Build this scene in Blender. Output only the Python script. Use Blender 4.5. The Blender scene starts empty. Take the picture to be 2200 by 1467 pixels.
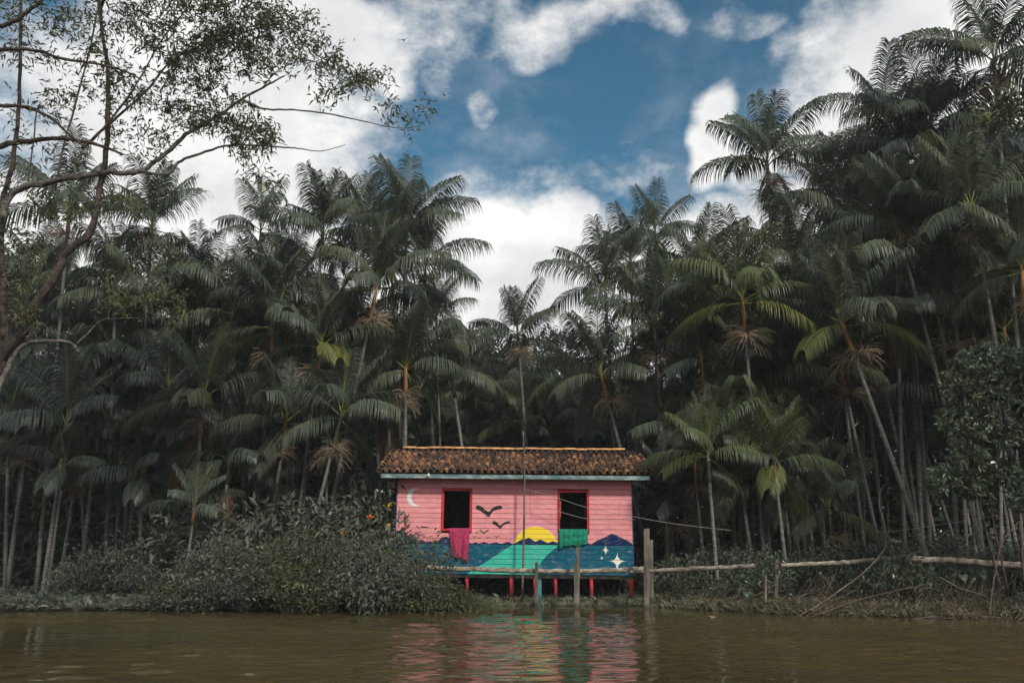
import bpy, math, random
import numpy as np
from mathutils import Vector

R = math.radians
rnd = random.Random(11)

# ------------------------------------------------------------------ camera, sky, sun, exposure
SC = bpy.context.scene
COL = SC.collection
W_, H_, F_ = 2200.0, 1467.0, 1800.0          # measured frame and focal length in pixels
EYE = 1.25                                   # eye height of someone sitting in a boat
PITCH = math.atan((1190 - H_ / 2) / F_)
cam_d = bpy.data.cameras.new('camera')
cam = bpy.data.objects.new('camera', cam_d)
COL.objects.link(cam)
cam.location = (0, 0, EYE)
cam.rotation_euler = (R(90) + PITCH, 0, 0)
cam_d.sensor_width = 36.0
cam_d.lens = 36.0 * F_ / W_
cam_d.clip_start, cam_d.clip_end = 0.1, 4000
SC.camera = cam

SUN_AZ, SUN_EL = R(26), R(38)                # sun behind the boat, over its right shoulder
SUN_STRENGTH, SUN_ANGLE = 2.9, R(6.0)
SKY_STRENGTH = 0.1
EXPOSURE = 0.2
sun_vec = Vector((math.sin(SUN_AZ) * math.cos(SUN_EL), -math.cos(SUN_AZ) * math.cos(SUN_EL), math.sin(SUN_EL)))
sun_d = bpy.data.lights.new('sun', 'SUN')
sun_d.energy, sun_d.angle, sun_d.color = SUN_STRENGTH, SUN_ANGLE, (1.0, 0.95, 0.87)
sun = bpy.data.objects.new('sun', sun_d)
COL.objects.link(sun)
sun.rotation_euler = sun_vec.to_track_quat('Z', 'Y').to_euler()
SC.view_settings.view_transform = 'Standard'
SC.view_settings.look = 'None'
SC.view_settings.gamma = 1.0
SC.view_settings.use_curve_mapping = False
SC.view_settings.exposure = EXPOSURE
SC.render.engine = 'CYCLES'
SC.cycles.max_bounces = 6
SC.cycles.diffuse_bounces = 3
SC.cycles.glossy_bounces = 3
SC.cycles.transmission_bounces = 2
SC.cycles.transparent_max_bounces = 4
SC.cycles.caustics_reflective = False
SC.cycles.caustics_refractive = False
SC.cycles.use_denoising = True
SC.cycles.use_adaptive_sampling = True
SC.cycles.adaptive_threshold = 0.03


def P(u, v, Y):
    """world point on the sight line of photo pixel (u, v) at distance Y"""
    rx, ry = (u - W_ / 2) / F_, (H_ / 2 - v) / F_
    wy = math.cos(PITCH) - math.sin(PITCH) * ry
    wz = math.sin(PITCH) + math.cos(PITCH) * ry
    t = Y / wy
    return Vector((rx * t, Y, EYE + wz * t))


# ------------------------------------------------------------------ node helpers
class E:
    """a float socket with arithmetic"""
    def __init__(s, nt, sock): s.nt, s.s = nt, sock
    def _m(s, op, *a):
        n = s.nt.nodes.new('ShaderNodeMath'); n.operation = op
        for i, x in enumerate((s,) + a):
            if isinstance(x, E): s.nt.links.new(x.s, n.inputs[i])
            else: n.inputs[i].default_value = x
        return E(s.nt, n.outputs[0])
    def __add__(s, o): return s._m('ADD', o)
    def __sub__(s, o): return s._m('SUBTRACT', o)
    def __mul__(s, o): return s._m('MULTIPLY', o)
    def __truediv__(s, o): return s._m('DIVIDE', o)
    def lt(s, o): return s._m('LESS_THAN', o)
    def gt(s, o): return s._m('GREATER_THAN', o)
    def max(s, o): return s._m('MAXIMUM', o)
    def min(s, o): return s._m('MINIMUM', o)
    def pw(s, o): return s._m('POWER', o)
    def abs(s): return s._m('ABSOLUTE')
    def step(s, lo, hi, smooth=True, a=0.0, b=1.0):
        n = s.nt.nodes.new('ShaderNodeMapRange')
        n.interpolation_type = 'SMOOTHSTEP' if smooth else 'LINEAR'
        s.nt.links.new(s.s, n.inputs['Value'])
        n.inputs['From Min'].default_value, n.inputs['From Max'].default_value = lo, hi
        n.inputs['To Min'].default_value, n.inputs['To Max'].default_value = a, b
        return E(s.nt, n.outputs['Result'])


def mixc(nt, fac, a, b, mode='MIX'):
    n = nt.nodes.new('ShaderNodeMix'); n.data_type = 'RGBA'; n.blend_type = mode
    for i, x in ((0, fac), (6, a), (7, b)):
        if isinstance(x, E): nt.links.new(x.s, n.inputs[i])
        elif isinstance(x, bpy.types.NodeSocket): nt.links.new(x, n.inputs[i])
        elif isinstance(x, (int, float)): n.inputs[i].default_value = x
        else: n.inputs[i].default_value = (*x, 1.0)
    return n.outputs[2]


def noise(nt, vec, scale, detail=4, rough=0.55, dist=0.0):
    n = nt.nodes.new('ShaderNodeTexNoise')
    n.inputs['Scale'].default_value, n.inputs['Detail'].default_value = scale, detail
    n.inputs['Roughness'].default_value, n.inputs['Distortion'].default_value = rough, dist
    if vec is not None: nt.links.new(vec, n.inputs['Vector'])
    return n


def mapping(nt, vec, scale=(1, 1, 1), loc=(0, 0, 0)):
    n = nt.nodes.new('ShaderNodeMapping')
    n.inputs['Scale'].default_value, n.inputs['Location'].default_value = scale, loc
    nt.links.new(vec, n.inputs['Vector'])
    return n.outputs[0]


def ramp(nt, fac, stops, interp='LINEAR'):
    n = nt.nodes.new('ShaderNodeValToRGB'); cr = n.color_ramp; cr.interpolation = interp
    while len(cr.elements) < len(stops): cr.elements.new(0.5)
    for e, (p, c) in zip(cr.elements, stops):
        e.position, e.color = p, (*c, 1.0)
    nt.links.new(fac.s if isinstance(fac, E) else fac, n.inputs[0])
    return n.outputs[0]


# ------------------------------------------------------------------ world: clear blue with broken cumulus
def build_world():
    w = bpy.data.worlds.new('World'); SC.world = w; w.use_nodes = True
    nt = w.node_tree; nt.nodes.clear()
    out = nt.nodes.new('ShaderNodeOutputWorld'); bg = nt.nodes.new('ShaderNodeBackground')
    nt.links.new(bg.outputs[0], out.inputs[0])
    bg.inputs['Strength'].default_value = SKY_STRENGTH
    sky = nt.nodes.new('ShaderNodeTexSky'); sky.sky_type = 'NISHITA'; sky.sun_disc = False
    sky.sun_elevation = SUN_EL; sky.sun_rotation = math.atan2(sun_vec.x, sun_vec.y)
    sky.air_density, sky.dust_density, sky.ozone_density = 1.0, 0.6, 2.0
    tc = nt.nodes.new('ShaderNodeTexCoord'); d = tc.outputs['Generated']
    warp = noise(nt, d, 7.0, 2, 0.6)
    vs = nt.nodes.new('ShaderNodeVectorMath'); vs.operation = 'SUBTRACT'
    nt.links.new(warp.outputs['Color'], vs.inputs[0]); vs.inputs[1].default_value = (0.5, 0.5, 0.5)
    vm = nt.nodes.new('ShaderNodeVectorMath'); vm.operation = 'MULTIPLY_ADD'
    nt.links.new(vs.outputs[0], vm.inputs[0]); vm.inputs[1].default_value = (0.11,) * 3
    nt.links.new(d, vm.inputs[2])
    sx = nt.nodes.new('ShaderNodeSeparateXYZ'); nt.links.new(vm.outputs[0], sx.inputs[0])
    x, y, z = (E(nt, sx.outputs[i]) for i in range(3))
    az = x._m('ARCTAN2', y); el = z.max(-1.0).min(1.0)._m('ARCSINE')
    cx = nt.nodes.new('ShaderNodeCombineXYZ')
    nt.links.new(az.s, cx.inputs[0]); nt.links.new(el.s, cx.inputs[1])
    # cumulus banks by compass direction and elevation: (u, v) measured, radii in pixels of arc
    banks = [(1960, 110, 225, 230, 1), (2130, 160, 230, 330, 1), (1850, 260, 130, 80, .9), (1535, 290, 62, 100, 1),
             (1700, 350, 150, 70, .9), (1150, 605, 180, 140, 1), (1220, 505, 95, 75, 1), 
             (1060, 540, 80, 70, .7), (430, 280, 380, 300, 1), (640, 60, 280, 120, .95), (790, 110, 120, 90, .7), (900, 60, 160, 90, .55),
             (690, 340, 100, 80, .8), (1190, 55, 170, 75, .6), (1320, 30, 130, 55, .6),
             (1035, 230, 45, 45, .42), (930, 430, 200, 80, .40),
             (1180, 410, 260, 70, .34), (1330, 330, 150, 70, .32), (1690, 80, 70, 60, .34), (1620, 15, 130, 35, .34), (940, 170, 60, 60, .4),
             ]
    acc = None
    for (u, v, ru, rv, wt) in banks:
        p = P(u, v, 1.0) - Vector((0, 0, EYE))
        a0, e0 = math.atan2(p.x, p.y), math.atan2(p.z, math.hypot(p.x, p.y))
        s1 = nt.nodes.new('ShaderNodeVectorMath'); s1.operation = 'SUBTRACT'
        nt.links.new(cx.outputs[0], s1.inputs[0]); s1.inputs[1].default_value = (a0, e0, 0)
        s2 = nt.nodes.new('ShaderNodeVectorMath'); s2.operation = 'MULTIPLY'
        nt.links.new(s1.outputs[0], s2.inputs[0]); s2.inputs[1].default_value = (F_ / ru * math.cos(e0), F_ / rv, 0)
        s3 = nt.nodes.new('ShaderNodeVectorMath'); s3.operation = 'LENGTH'
        nt.links.new(s2.outputs[0], s3.inputs[0])
        b = E(nt, s3.outputs['Value']).step(1.35, 0.35, True, 0.0, wt)
        acc = b if acc is None else acc.max(b)
    big = E(nt, noise(nt, mapping(nt, d, (1, 1, 1.6)), 2.6, 3, 0.5).outputs['Fac'])
    fine = E(nt, noise(nt, mapping(nt, d, (1, 1, 1.5)), 13.0, 6, 0.64).outputs['Fac'])
    # beyond the measured banks the same broken cumulus goes on all round the sky
    near = az.abs().step(0.62, 0.85) .max(el.step(0.66, 0.85))
    field = acc.max(el.step(0.445, 0.36, True, 0, .95)) + near * (big.step(0.40, 0.62))
    mask = (field * 1.15 + (fine - 0.5) * 1.35).step(0.18, 0.95)
    veil = (big * .6 + E(nt, warp.outputs['Fac']) * .4 + (fine - .5) * .5).step(.48, .76, True, 0, .26) * el.step(.75, .35, True, .35, 1.0)
    mask = mask.max(veil)
    lowb = E(nt, warp.outputs['Fac']) * .6 + fine * .4
    ccol = ramp(nt, lowb.step(0.36, 0.60), [(0.0, (6.8, 6.9, 7.0)), (0.5, (7.9, 7.9, 7.85)), (1.0, (9.2, 9.15, 9.0))])
    blue = mixc(nt, 1.0, sky.outputs[0], (0.37, 0.77, 0.77), 'MULTIPLY')
    nt.links.new(mixc(nt, mask, blue, ccol), bg.inputs['Color'])
    w.cycles.sampling_method = 'NONE'


build_world()

# ------------------------------------------------------------------ materials
MATS = {}


def new_mat(name):
    m = bpy.data.materials.new(name); m.use_nodes = True
    nt = m.node_tree; b = nt.nodes['Principled BSDF']
    MATS[name] = m
    return m, nt, b


def obj_rand(nt):
    return E(nt, nt.nodes.new('ShaderNodeObjectInfo').outputs['Random'])


def simple(name, c1, c2, scale=6.0, rough=0.8, stretch=(1, 1, 1), bump=0.0, spec=0.3, rand=0.25, detail=5, mud=None):
    """two-tone noise colour with per-object variation and fine relief"""
    m, nt, b = new_mat(name)
    tc = nt.nodes.new('ShaderNodeTexCoord')
    v = mapping(nt, tc.outputs['Object'], stretch)
    n = noise(nt, v, scale, detail, 0.6)
    c = mixc(nt, E(nt, n.outputs['Fac']).step(0.33, 0.67), c1, c2)
    if mud:                      # tide mark: mud and algae up the foot of the post
        sz = nt.nodes.new('ShaderNodeSeparateXYZ'); nt.links.new(tc.outputs['Object'], sz.inputs[0])
        e = (E(nt, sz.outputs[2]) + (E(nt, noise(nt, tc.outputs['Object'], 14, 3, .6).outputs['Fac']) - .5) * .25).step(mud[1], mud[0], True, 0, .85)
        c = mixc(nt, e, c, mud[2])
    k = obj_rand(nt) * rand + (1 - rand / 2)
    cc = nt.nodes.new('ShaderNodeCombineColor')
    for i in range(3): nt.links.new(k.s, cc.inputs[i])
    nt.links.new(mixc(nt, 1.0, c, cc.outputs[0], 'MULTIPLY'), b.inputs['Base Color'])
    b.inputs['Roughness'].default_value = rough
    b.inputs['Specular IOR Level'].default_value = spec
    if bump:
        bp = nt.nodes.new('ShaderNodeBump'); bp.inputs['Strength'].default_value = bump
        bp.inputs['Distance'].default_value = 0.02
        nt.links.new(n.outputs['Fac'], bp.inputs['Height']); nt.links.new(bp.outputs[0], b.inputs['Normal'])
    return m


def leafy(name, stops, rough=0.5, trans=0.25, spec=0.35, per='object', nscale=1.2):
    """leaf: tone from per-object random and soft noise, some light coming through"""
    m, nt, b = new_mat(name)
    tc = nt.nodes.new('ShaderNodeTexCoord')
    geo = nt.nodes.new('ShaderNodeNewGeometry')
    n = E(nt, noise(nt, geo.outputs['Position'], nscale, 3, 0.6).outputs['Fac'])
    isl = E(nt, geo.outputs['Random Per Island'])
    if per == 'object':
        f = obj_rand(nt) * 0.5 + (n - 0.5) * 0.4 + isl * 0.45 + 0.02
    else:
        f = isl * 0.65 + (n - 0.5) * 0.9 + 0.17
    col = ramp(nt, f, stops)
    nt.links.new(col, b.inputs['Base Color'])
    b.inputs['Roughness'].default_value = rough
    b.inputs['Specular IOR Level'].default_value = spec
    tr = nt.nodes.new('ShaderNodeBsdfTranslucent'); nt.links.new(col, tr.inputs['Color'])
    mx = nt.nodes.new('ShaderNodeMixShader'); mx.inputs[0].default_value = trans
    nt.links.new(b.outputs[0], mx.inputs[1]); nt.links.new(tr.outputs[0], mx.inputs[2])
    nt.links.new(mx.outputs[0], nt.nodes['Material Output'].inputs['Surface'])
    return m


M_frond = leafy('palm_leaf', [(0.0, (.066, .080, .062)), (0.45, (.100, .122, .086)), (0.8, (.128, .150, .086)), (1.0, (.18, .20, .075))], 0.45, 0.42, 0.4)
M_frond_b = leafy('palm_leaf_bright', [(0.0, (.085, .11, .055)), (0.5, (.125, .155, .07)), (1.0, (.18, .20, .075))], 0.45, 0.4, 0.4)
M_frond_k = leafy('palm_leaf_dark_and_shade', [(0.0, (.050, .064, .056)), (0.5, (.074, .092, .076)), (1.0, (.115, .135, .095))], 0.4, 0.4, 0.45)  # dark leaf tone; on whole side stands it puts shade into the colour
M_frond_y = leafy('palm_leaf_yellowing', [(0.0, (.085, .10, .038)), (0.5, (.13, .145, .042)), (1.0, (.24, .20, .035))], 0.5, 0.3)
M_frond_d = leafy('palm_leaf_dead', [(0.0, (.05, .035, .027)), (0.5, (.085, .055, .036)), (1.0, (.14, .08, .04))], 0.8, 0.15, 0.15)
M_tree_leaf = leafy('tree_leaf', [(0.0, (.035, .043, .022)), (0.5, (.068, .082, .036)), (1.0, (.21, .215, .075))], 0.45, 0.42, 0.4, 'island', 0.7)
M_bush_leaf = leafy('bush_leaf', [(0.0, (.040, .050, .036)), (0.5, (.078, .092, .066)), (1.0, (.17, .185, .135))], 0.5, 0.2, 0.4, 'island', 2.0)
M_glossy_leaf = leafy('glossy_leaf', [(0.0, (.046, .062, .040)), (0.5, (.070, .095, .055)), (1.0, (.125, .15, .08))], 0.34, 0.22, 0.5, 'island', 1.5)
M_far_leaf = leafy('far_leaf', [(0.0, (.048, .058, .047)), (0.5, (.068, .082, .064)), (1.0, (.10, .115, .078))], 0.6, 0.15, 0.25, 'island', 0.25)
M_grass = leafy('grass_blade', [(0.0, (.11, .12, .075)), (0.5, (.19, .20, .125)), (1.0, (.32, .33, .22))], 0.5, 0.25, 0.35, 'island', 2.5)
M_drygrass = leafy('dry_grass_blade', [(0.0, (.09, .085, .05)), (0.5, (.15, .135, .08)), (1.0, (.26, .225, .14))], 0.6, 0.25, 0.25, 'island', 2.5)
M_rachis = simple('palm_midrib', (.13, .16, .05), (.22, .20, .04), 3, 0.6)
M_broom = simple('spent_flower_strand', (.20, .14, .09), (.33, .25, .17), 5, 0.85)
M_trunk = simple('palm_trunk_bark', (.070, .066, .058), (.20, .187, .165), 6, 0.9, (1, 1, 7), 0.4, 0.2, 0.5)
M_shaft_g = simple('crownshaft_green', (.055, .07, .03), (.10, .09, .035), 2, 0.5)
M_shaft_o = simple('crownshaft_orange', (.16, .075, .025), (.24, .12, .03), 2, 0.6)
M_bark = simple('tree_bark_grey', (.05, .042, .034), (.19, .175, .155), 7, 0.9, (1, 1, 2.2), 0.6, 0.2, 0.1)
M_bark_red = simple('tree_bark_brown', (.032, .025, .021), (.095, .070, .058), 6, 0.9, (1, 1, 1.5), 0.5, 0.2, 0.1)
M_twig = simple('twig', (.07, .055, .045), (.15, .125, .10), 4, 0.9)
M_drytwig = simple('dry_twig', (.06, .042, .031), (.165, .125, .09), 4, 0.9, rand=0.6)
M_post = simple('weathered_post', (.065, .054, .043), (.18, .155, .125), 9, 0.9, (1, 1, .15), 0.5, 0.2, 0.4, mud=(.0, .22, (.022, .018, .013)))
M_log = simple('barked_log', (.10, .08, .062), (.34, .29, .23), 9, 0.88, (.8, 1.5, 1.5), 0.7, 0.2, 0.3)
M_darkwood = simple('dark_wood', (.018, .015, .013), (.05, .04, .033), 5, 0.9, (1, 1, .3), 0.3, 0.2, 0.3)
M_red = simple('red_paint', (.26, .03, .03), (.52, .03, .045), 9, 0.75, (1, 1, .5), 0.2, 0.2, 0.3, mud=(.0, .38, (.075, .045, .03)))
M_tealpost = simple('teal_paint', (.02, .13, .17), (.08, .22, .25), 8, 0.7, mud=(.0, .3, (.03, .035, .03)))
M_clay = simple('new_clay', (.48, .20, .075), (.60, .31, .13), 6, 0.85, rand=0.45)
M_towel = simple('pink_towel', (.27, .022, .066), (.40, .042, .105), 14, 0.95, rand=0)
M_green_cloth = simple('green_cloth', (.005, .14, .085), (.01, .21, .13), 7, 0.9, rand=0)
M_navy = simple('navy_paint', (.02, .03, .10), (.03, .045, .13), 5, 0.6)
M_orange = simple('orange_paint', (.42, .09, .05), (.5, .13, .08), 5, 0.7)
M_white = simple('white_paint', (.6, .6, .58), (.75, .75, .73), 5, 0.6)
M_petal = simple('orange_petal', (.75, .13, .01), (.85, .25, .02), 5, 0.6)
M_yellow = simple('yellow_leaf', (.55, .36, .02), (.65, .45, .03), 5, 0.6)
M_wire = simple('wire', (.25, .24, .22), (.3, .3, .28), 5, 0.6)


def fascia_mat():
    m, nt, b = new_mat('fascia_paint')
    tc = nt.nodes.new('ShaderNodeTexCoord')
    n = E(nt, noise(nt, mapping(nt, tc.outputs['Object'], (1, 1, 3)), 2.2, 6, 0.65).outputs['Fac'])
    nt.links.new(ramp(nt, n.step(0.3, 0.7), [(0, (.02, .09, .09)), (.3, (.08, .15, .15)), (.6, (.16, .21, .21)), (.85, (.32, .38, .38)), (1, (.10, .08, .06))]), b.inputs['Base Color'])
    b.inputs['Roughness'].default_value = 0.65
    return m


M_fascia = fascia_mat()


def tile_mat():
    m, nt, b = new_mat('old_clay_tile')
    tc = nt.nodes.new('ShaderNodeTexCoord')
    geo = nt.nodes.new('ShaderNodeNewGeometry')
    r = obj_rand(nt)
    n = E(nt, noise(nt, geo.outputs['Position'], 9.0, 5, 0.65).outputs['Fac'])
    f = r * 0.75 + (n - 0.5) * 1.0 + 0.12
    col = ramp(nt, f, [(0, (.028, .020, .018)), (.28, (.055, .036, .030)), (.5, (.115, .066, .045)), (.68, (.20, .105, .06)),
                       (.82, (.28, .12, .06)), (.93, (.32, .22, .12)), (1, (.45, .33, .18))])
    n2 = E(nt, noise(nt, geo.outputs['Position'], 40.0, 3, 0.6).outputs['Fac']).step(0.6, 0.72, True, 0, .6)
    nt.links.new(mixc(nt, n2, col, (.025, .02, .018)), b.inputs['Base Color'])
    b.inputs['Roughness'].default_value = 0.92; b.inputs['Specular IOR Level'].default_value = 0.15
    return m


M_tile = tile_mat()


def ground_mat():
    m, nt, b = new_mat('bank_soil')
    geo = nt.nodes.new('ShaderNodeNewGeometry')
    n = E(nt, noise(nt, geo.outputs['Position'], 1.4, 8, 0.65).outputs['Fac'])
    nt.links.new(ramp(nt, n.step(0.3, 0.7), [(0, (.010, .009, .007)), (.5, (.022, .020, .014)), (1, (.04, .042, .026))]), b.inputs['Base Color'])
    b.inputs['Roughness'].default_value = 0.95
    bp = nt.nodes.new('ShaderNodeBump'); bp.inputs['Strength'].default_value = 0.6; bp.inputs['Distance'].default_value = 0.08
    nt.links.new(n.s, bp.inputs['Height']); nt.links.new(bp.outputs[0], b.inputs['Normal'])
    return m


M_ground = ground_mat()


def water_mat():
    m, nt, b = new_mat('muddy_water')
    geo = nt.nodes.new('ShaderNodeNewGeometry'); pos = geo.outputs['Position']
    big = E(nt, noise(nt, mapping(nt, pos, (.35, .6, 1)), 0.5, 3, 0.5).outputs['Fac'])
    nt.links.new(mixc(nt, big.step(.35, .65), (.070, .053, .020), (.055, .042, .016)), b.inputs['Base Color'])
    b.inputs['Roughness'].default_value = 0.025
    b.inputs['IOR'].default_value = 1.42
    b.inputs['Specular IOR Level'].default_value = 0.5
    n1 = E(nt, noise(nt, mapping(nt, pos, (.42, 1.5, 1)), 2.3, 2, 0.5).outputs['Fac'])
    n2 = E(nt, noise(nt, mapping(nt, pos, (.5, 1.6, 1), (7, 3, 0)), 6.0, 2, 0.5, 0.3).outputs['Fac'])
    gust = E(nt, noise(nt, mapping(nt, pos, (.22, .12, 1), (1.3, 4, 0)), 1.0, 2, 0.5).outputs['Fac']).step(.38, .64, True, .4, 1.6)
    hgt = (n1 * 0.004 + n2 * 0.004) * gust
    bp = nt.nodes.new('ShaderNodeBump'); bp.inputs['Strength'].default_value = 1.0; bp.inputs['Distance'].default_value = 1.0
    nt.links.new(hgt.s, bp.inputs['Height']); nt.links.new(bp.outputs[0], b.inputs['Normal'])
    return m


M_water = water_mat()


# ------------------------------------------------------------------ mesh helpers
class MB:
    def __init__(s): s.v, s.f = [], []

    def box(s, x0, x1, y0, y1, z0, z1):
        k = len(s.v)
        s.v += [(x0, y0, z0), (x1, y0, z0), (x1, y1, z0), (x0, y1, z0), (x0, y0, z1), (x1, y0, z1), (x1, y1, z1), (x0, y1, z1)]
        s.f += [tuple(k + i for i in q) for q in ((0, 3, 2, 1), (4, 5, 6, 7), (0, 1, 5, 4), (1, 2, 6, 5), (2, 3, 7, 6), (3, 0, 4, 7))]
        return s

    def hexa(s, pts):
        k = len(s.v); s.v += [tuple(p) for p in pts]
        s.f += [tuple(k + i for i in q) for q in ((0, 3, 2, 1), (4, 5, 6, 7), (0, 1, 5, 4), (1, 2, 6, 5), (2, 3, 7, 6), (3, 0, 4, 7))]
        return s

    def tube(s, path, radii, sides=6, cap=True):
        path = [Vector(p) for p in path]; n = len(path); k0 = len(s.v)
        ref = Vector((0.31, 0.95, 0.05))
        for i, p in enumerate(path):
            t = (path[min(i + 1, n - 1)] - path[max(i - 1, 0)])
            t = t.normalized() if t.length > 1e-9 else Vector((0, 0, 1))
            a = t.cross(ref)
            if a.length < 1e-3: a = t.cross(Vector((1, 0, 0)))
            a.normalize(); b = t.cross(a); r = radii[i] if hasattr(radii, '__len__') else radii
            for j in range(sides):
                g = 2 * math.pi * j / sides
                q = p + a * (r * math.cos(g)) + b * (r * math.sin(g)); s.v.append((q.x, q.y, q.z))
        for i in range(n - 1):
            for j in range(sides):
                j2 = (j + 1) % sides
                s.f.append((k0 + i * sides + j, k0 + i * sides + j2, k0 + (i + 1) * sides + j2, k0 + (i + 1) * sides + j))
        if cap:
            s.f.append(tuple(k0 + j for j in range(sides))[::-1]); s.f.append(tuple(k0 + (n - 1) * sides + j for j in range(sides)))
        return s

    def leaves(s, pos, dr, side, length, width, fold=0.22, droop=0.15):
        """pointed two-face leaves; arrays of n x 3 and n"""
        pos, dr, side = (np.asarray(a, float) for a in (pos, dr, side))
        dr = dr / np.linalg.norm(dr, axis=1)[:, None]
        side = side - dr * (dr * side).sum(1)[:, None]
        side = side / (np.linalg.norm(side, axis=1)[:, None] + 1e-9)
        nrm = np.cross(dr, side)
        L = np.asarray(length, float)[:, None]; Wd = np.asarray(width, float)[:, None]
        mid = pos + dr * L * 0.45 + nrm * Wd * fold
        a = mid + side * Wd * 0.5; b = mid - side * Wd * 0.5
        tip = pos + dr * L + np.array([0, 0, -1.0]) * L * droop
        V = np.stack([pos, a, tip, b], 1).reshape(-1, 3)
        k = len(s.v); n = len(pos)
        s.v += V.tolist()
        idx = (np.arange(n) * 4 + k)
        s.f += np.stack([idx, idx + 1, idx + 2], 1).tolist() + np.stack([idx, idx + 2, idx + 3], 1).tolist()
        return s

    def mesh(s, name, mat, smooth=False):
        me = bpy.data.meshes.new(name)
        me.from_pydata(s.v, [], s.f)
        if mat: me.materials.append(mat)
        if smooth: me.polygons.foreach_set('use_smooth', [True] * len(me.polygons))
        me.update()
        return me

    def build(s, name, mat, parent=None, smooth=False, origin=None):
        if origin is not None:
            o = origin; s.v = [(p[0] - o[0], p[1] - o[1], p[2] - o[2]) for p in s.v]
        ob = bpy.data.objects.new(name, s.mesh(name, mat, smooth))
        COL.objects.link(ob)
        if parent: ob.parent = parent
        elif origin is not None: ob.location = origin
        return ob


def tag(o, label=None, cat=None, group=None, kind=None):
    for k, v in (('label', label), ('category', cat), ('group', group), ('kind', kind)):
        if v: o[k] = v
    return o


def empty(name, loc, label=None, cat=None, group=None):
    o = bpy.data.objects.new(name, None); COL.objects.link(o); o.location = loc; o.empty_display_size = 0.2
    return tag(o, label, cat, group)


def inst(name, me, parent, loc=(0, 0, 0), rot=(0, 0, 0), scale=1.0, mat=None):
    o = bpy.data.objects.new(name, me); COL.objects.link(o)
    o.parent = parent; o.location = loc; o.rotation_euler = rot
    o.scale = (scale,) * 3 if isinstance(scale, (int, float)) else scale
    if mat: o.material_slots[0].link = 'OBJECT'; o.material_slots[0].material = mat
    return o


def smooth_path(pts, per=4):
    """Catmull-Rom through the points"""
    pts = [Vector(p) for p in pts]; out = []
    for i in range(len(pts) - 1):
        p0, p1, p2, p3 = pts[max(i - 1, 0)], pts[i], pts[i + 1], pts[min(i + 2, len(pts) - 1)]
        for j in range(per):
            t = j / per
            out.append(0.5 * ((2 * p1) + (p2 - p0) * t + (2 * p0 - 5 * p1 + 4 * p2 - p3) * t * t + (3 * p1 - p0 - 3 * p2 + p3) * t ** 3))
    out.append(pts[-1])
    return out


# ------------------------------------------------------------------ ground and water
SHORE = [(-300, 26), (-40, 24), (-12.5, 20.6), (-9, 20.4), (-5, 20.5), (-1.2, 20.8), (-0.4, 21.9), (3.2, 21.9), (4.3, 20.4), (6, 18.8), (9, 17.7),
         (14, 17.2), (18, 15.5), (30, 6), (60, -20), (300, -60)]


def shore(x): return float(np.interp(x, [p[0] for p in SHORE], [p[1] for p in SHORE]))


def ground_z(x, y):
    d = y - shore(x)
    if d < 0: return max(-1.5, d * 0.35)
    return 0.07 * (1 - math.exp(-d / 0.35)) + 0.010 * max(0, d) + 0.04 * math.sin(x * 1.3 + y * .7) * min(1, d / 3) * math.cos(y * 1.1)


def build_ground():
    xs = np.unique(np.concatenate([np.linspace(-300, -25, 12), np.linspace(-25, 25, 126), np.linspace(25, 300, 12)]))
    ys = np.unique(np.concatenate([np.linspace(-300, 8, 12), np.linspace(8, 15, 8), np.linspace(15, 30, 76), np.linspace(30, 70, 26), np.linspace(70, 900, 10)]))
    b = MB()
    for y in ys:
        for x in xs: b.v.append((x, y, ground_z(x, y)))
    nx = len(xs)
    for j in range(len(ys) - 1):
        for i in range(nx - 1):
            k = j * nx + i; b.f.append((k, k + 1, k + nx + 1, k + nx))
    tag(b.build('ground', M_ground, smooth=True), kind='structure')


def build_water():
    # real ripples where the river is seen close, flat sheet beyond
    x0, x1, y0, y1 = -17.0, 17.0, 6.5, 23.5
    xs = np.linspace(x0, x1, 520); ys = np.linspace(y0, y1, 560)
    X, Y = np.meshgrid(xs, ys); Z = np.zeros_like(X); rs = np.random.RandomState(19)
    for i in range(80):
        lam = .14 * (.75 / .14) ** (rs.rand() ** 1.3); th = rs.normal(0, .42); kx, ky = 2 * np.pi / lam * np.sin(th), 2 * np.pi / lam * np.cos(th)
        ph = kx * X + ky * Y + rs.uniform(0, 6.28) + .8 * np.sin(X * rs.uniform(.2, .7) + Y * rs.uniform(.1, .5) + rs.uniform(0, 6.28))
        Z += lam * np.sin(ph)
    gust = sum(np.sin(X * rs.uniform(.15, .6) + Y * rs.uniform(.2, .9) * rs.choice((-1, 1)) + rs.uniform(0, 6.28)) for _ in range(6))
    gust = WAVE * (.75 + .28 * gust).clip(.25, 1.7)
    edge = ((X - x0) / 1.5).clip(0, 1) * ((x1 - X) / 1.5).clip(0, 1) * ((Y - y0) / 1.0).clip(0, 1) * ((y1 - Y) / .5).clip(0, 1)
    sh = np.interp(xs, [p[0] for p in SHORE], [p[1] for p in SHORE])[None, :] - 1.2
    calm = .30 + .70 * ((sh - Y) / 2.2).clip(0, 1)
    Z *= gust * edge * calm
    b = MB(); b.v = np.stack([X, Y, Z], -1).reshape(-1, 3).tolist(); nx = len(xs); ny = len(ys)
    j, i = np.meshgrid(np.arange(ny - 1), np.arange(nx - 1), indexing='ij'); k = (j * nx + i).ravel()
    b.f = np.stack([k, k + 1, k + nx + 1, k + nx], 1).tolist()
    for (a0, a1, c0, c1) in ((-900, 900, -900, y0), (-900, x0, y0, y1), (x1, 900, y0, y1), (-900, 900, y1, 60)):
        q = len(b.v); b.v += [(a0, c0, 0), (a1, c0, 0), (a1, c1, 0), (a0, c1, 0)]; b.f.append((q, q + 1, q + 2, q + 3))
    tag(b.build('river_water', M_water, smooth=True), kind='structure')


WAVE = 0.0031
build_ground()
build_water()

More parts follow.
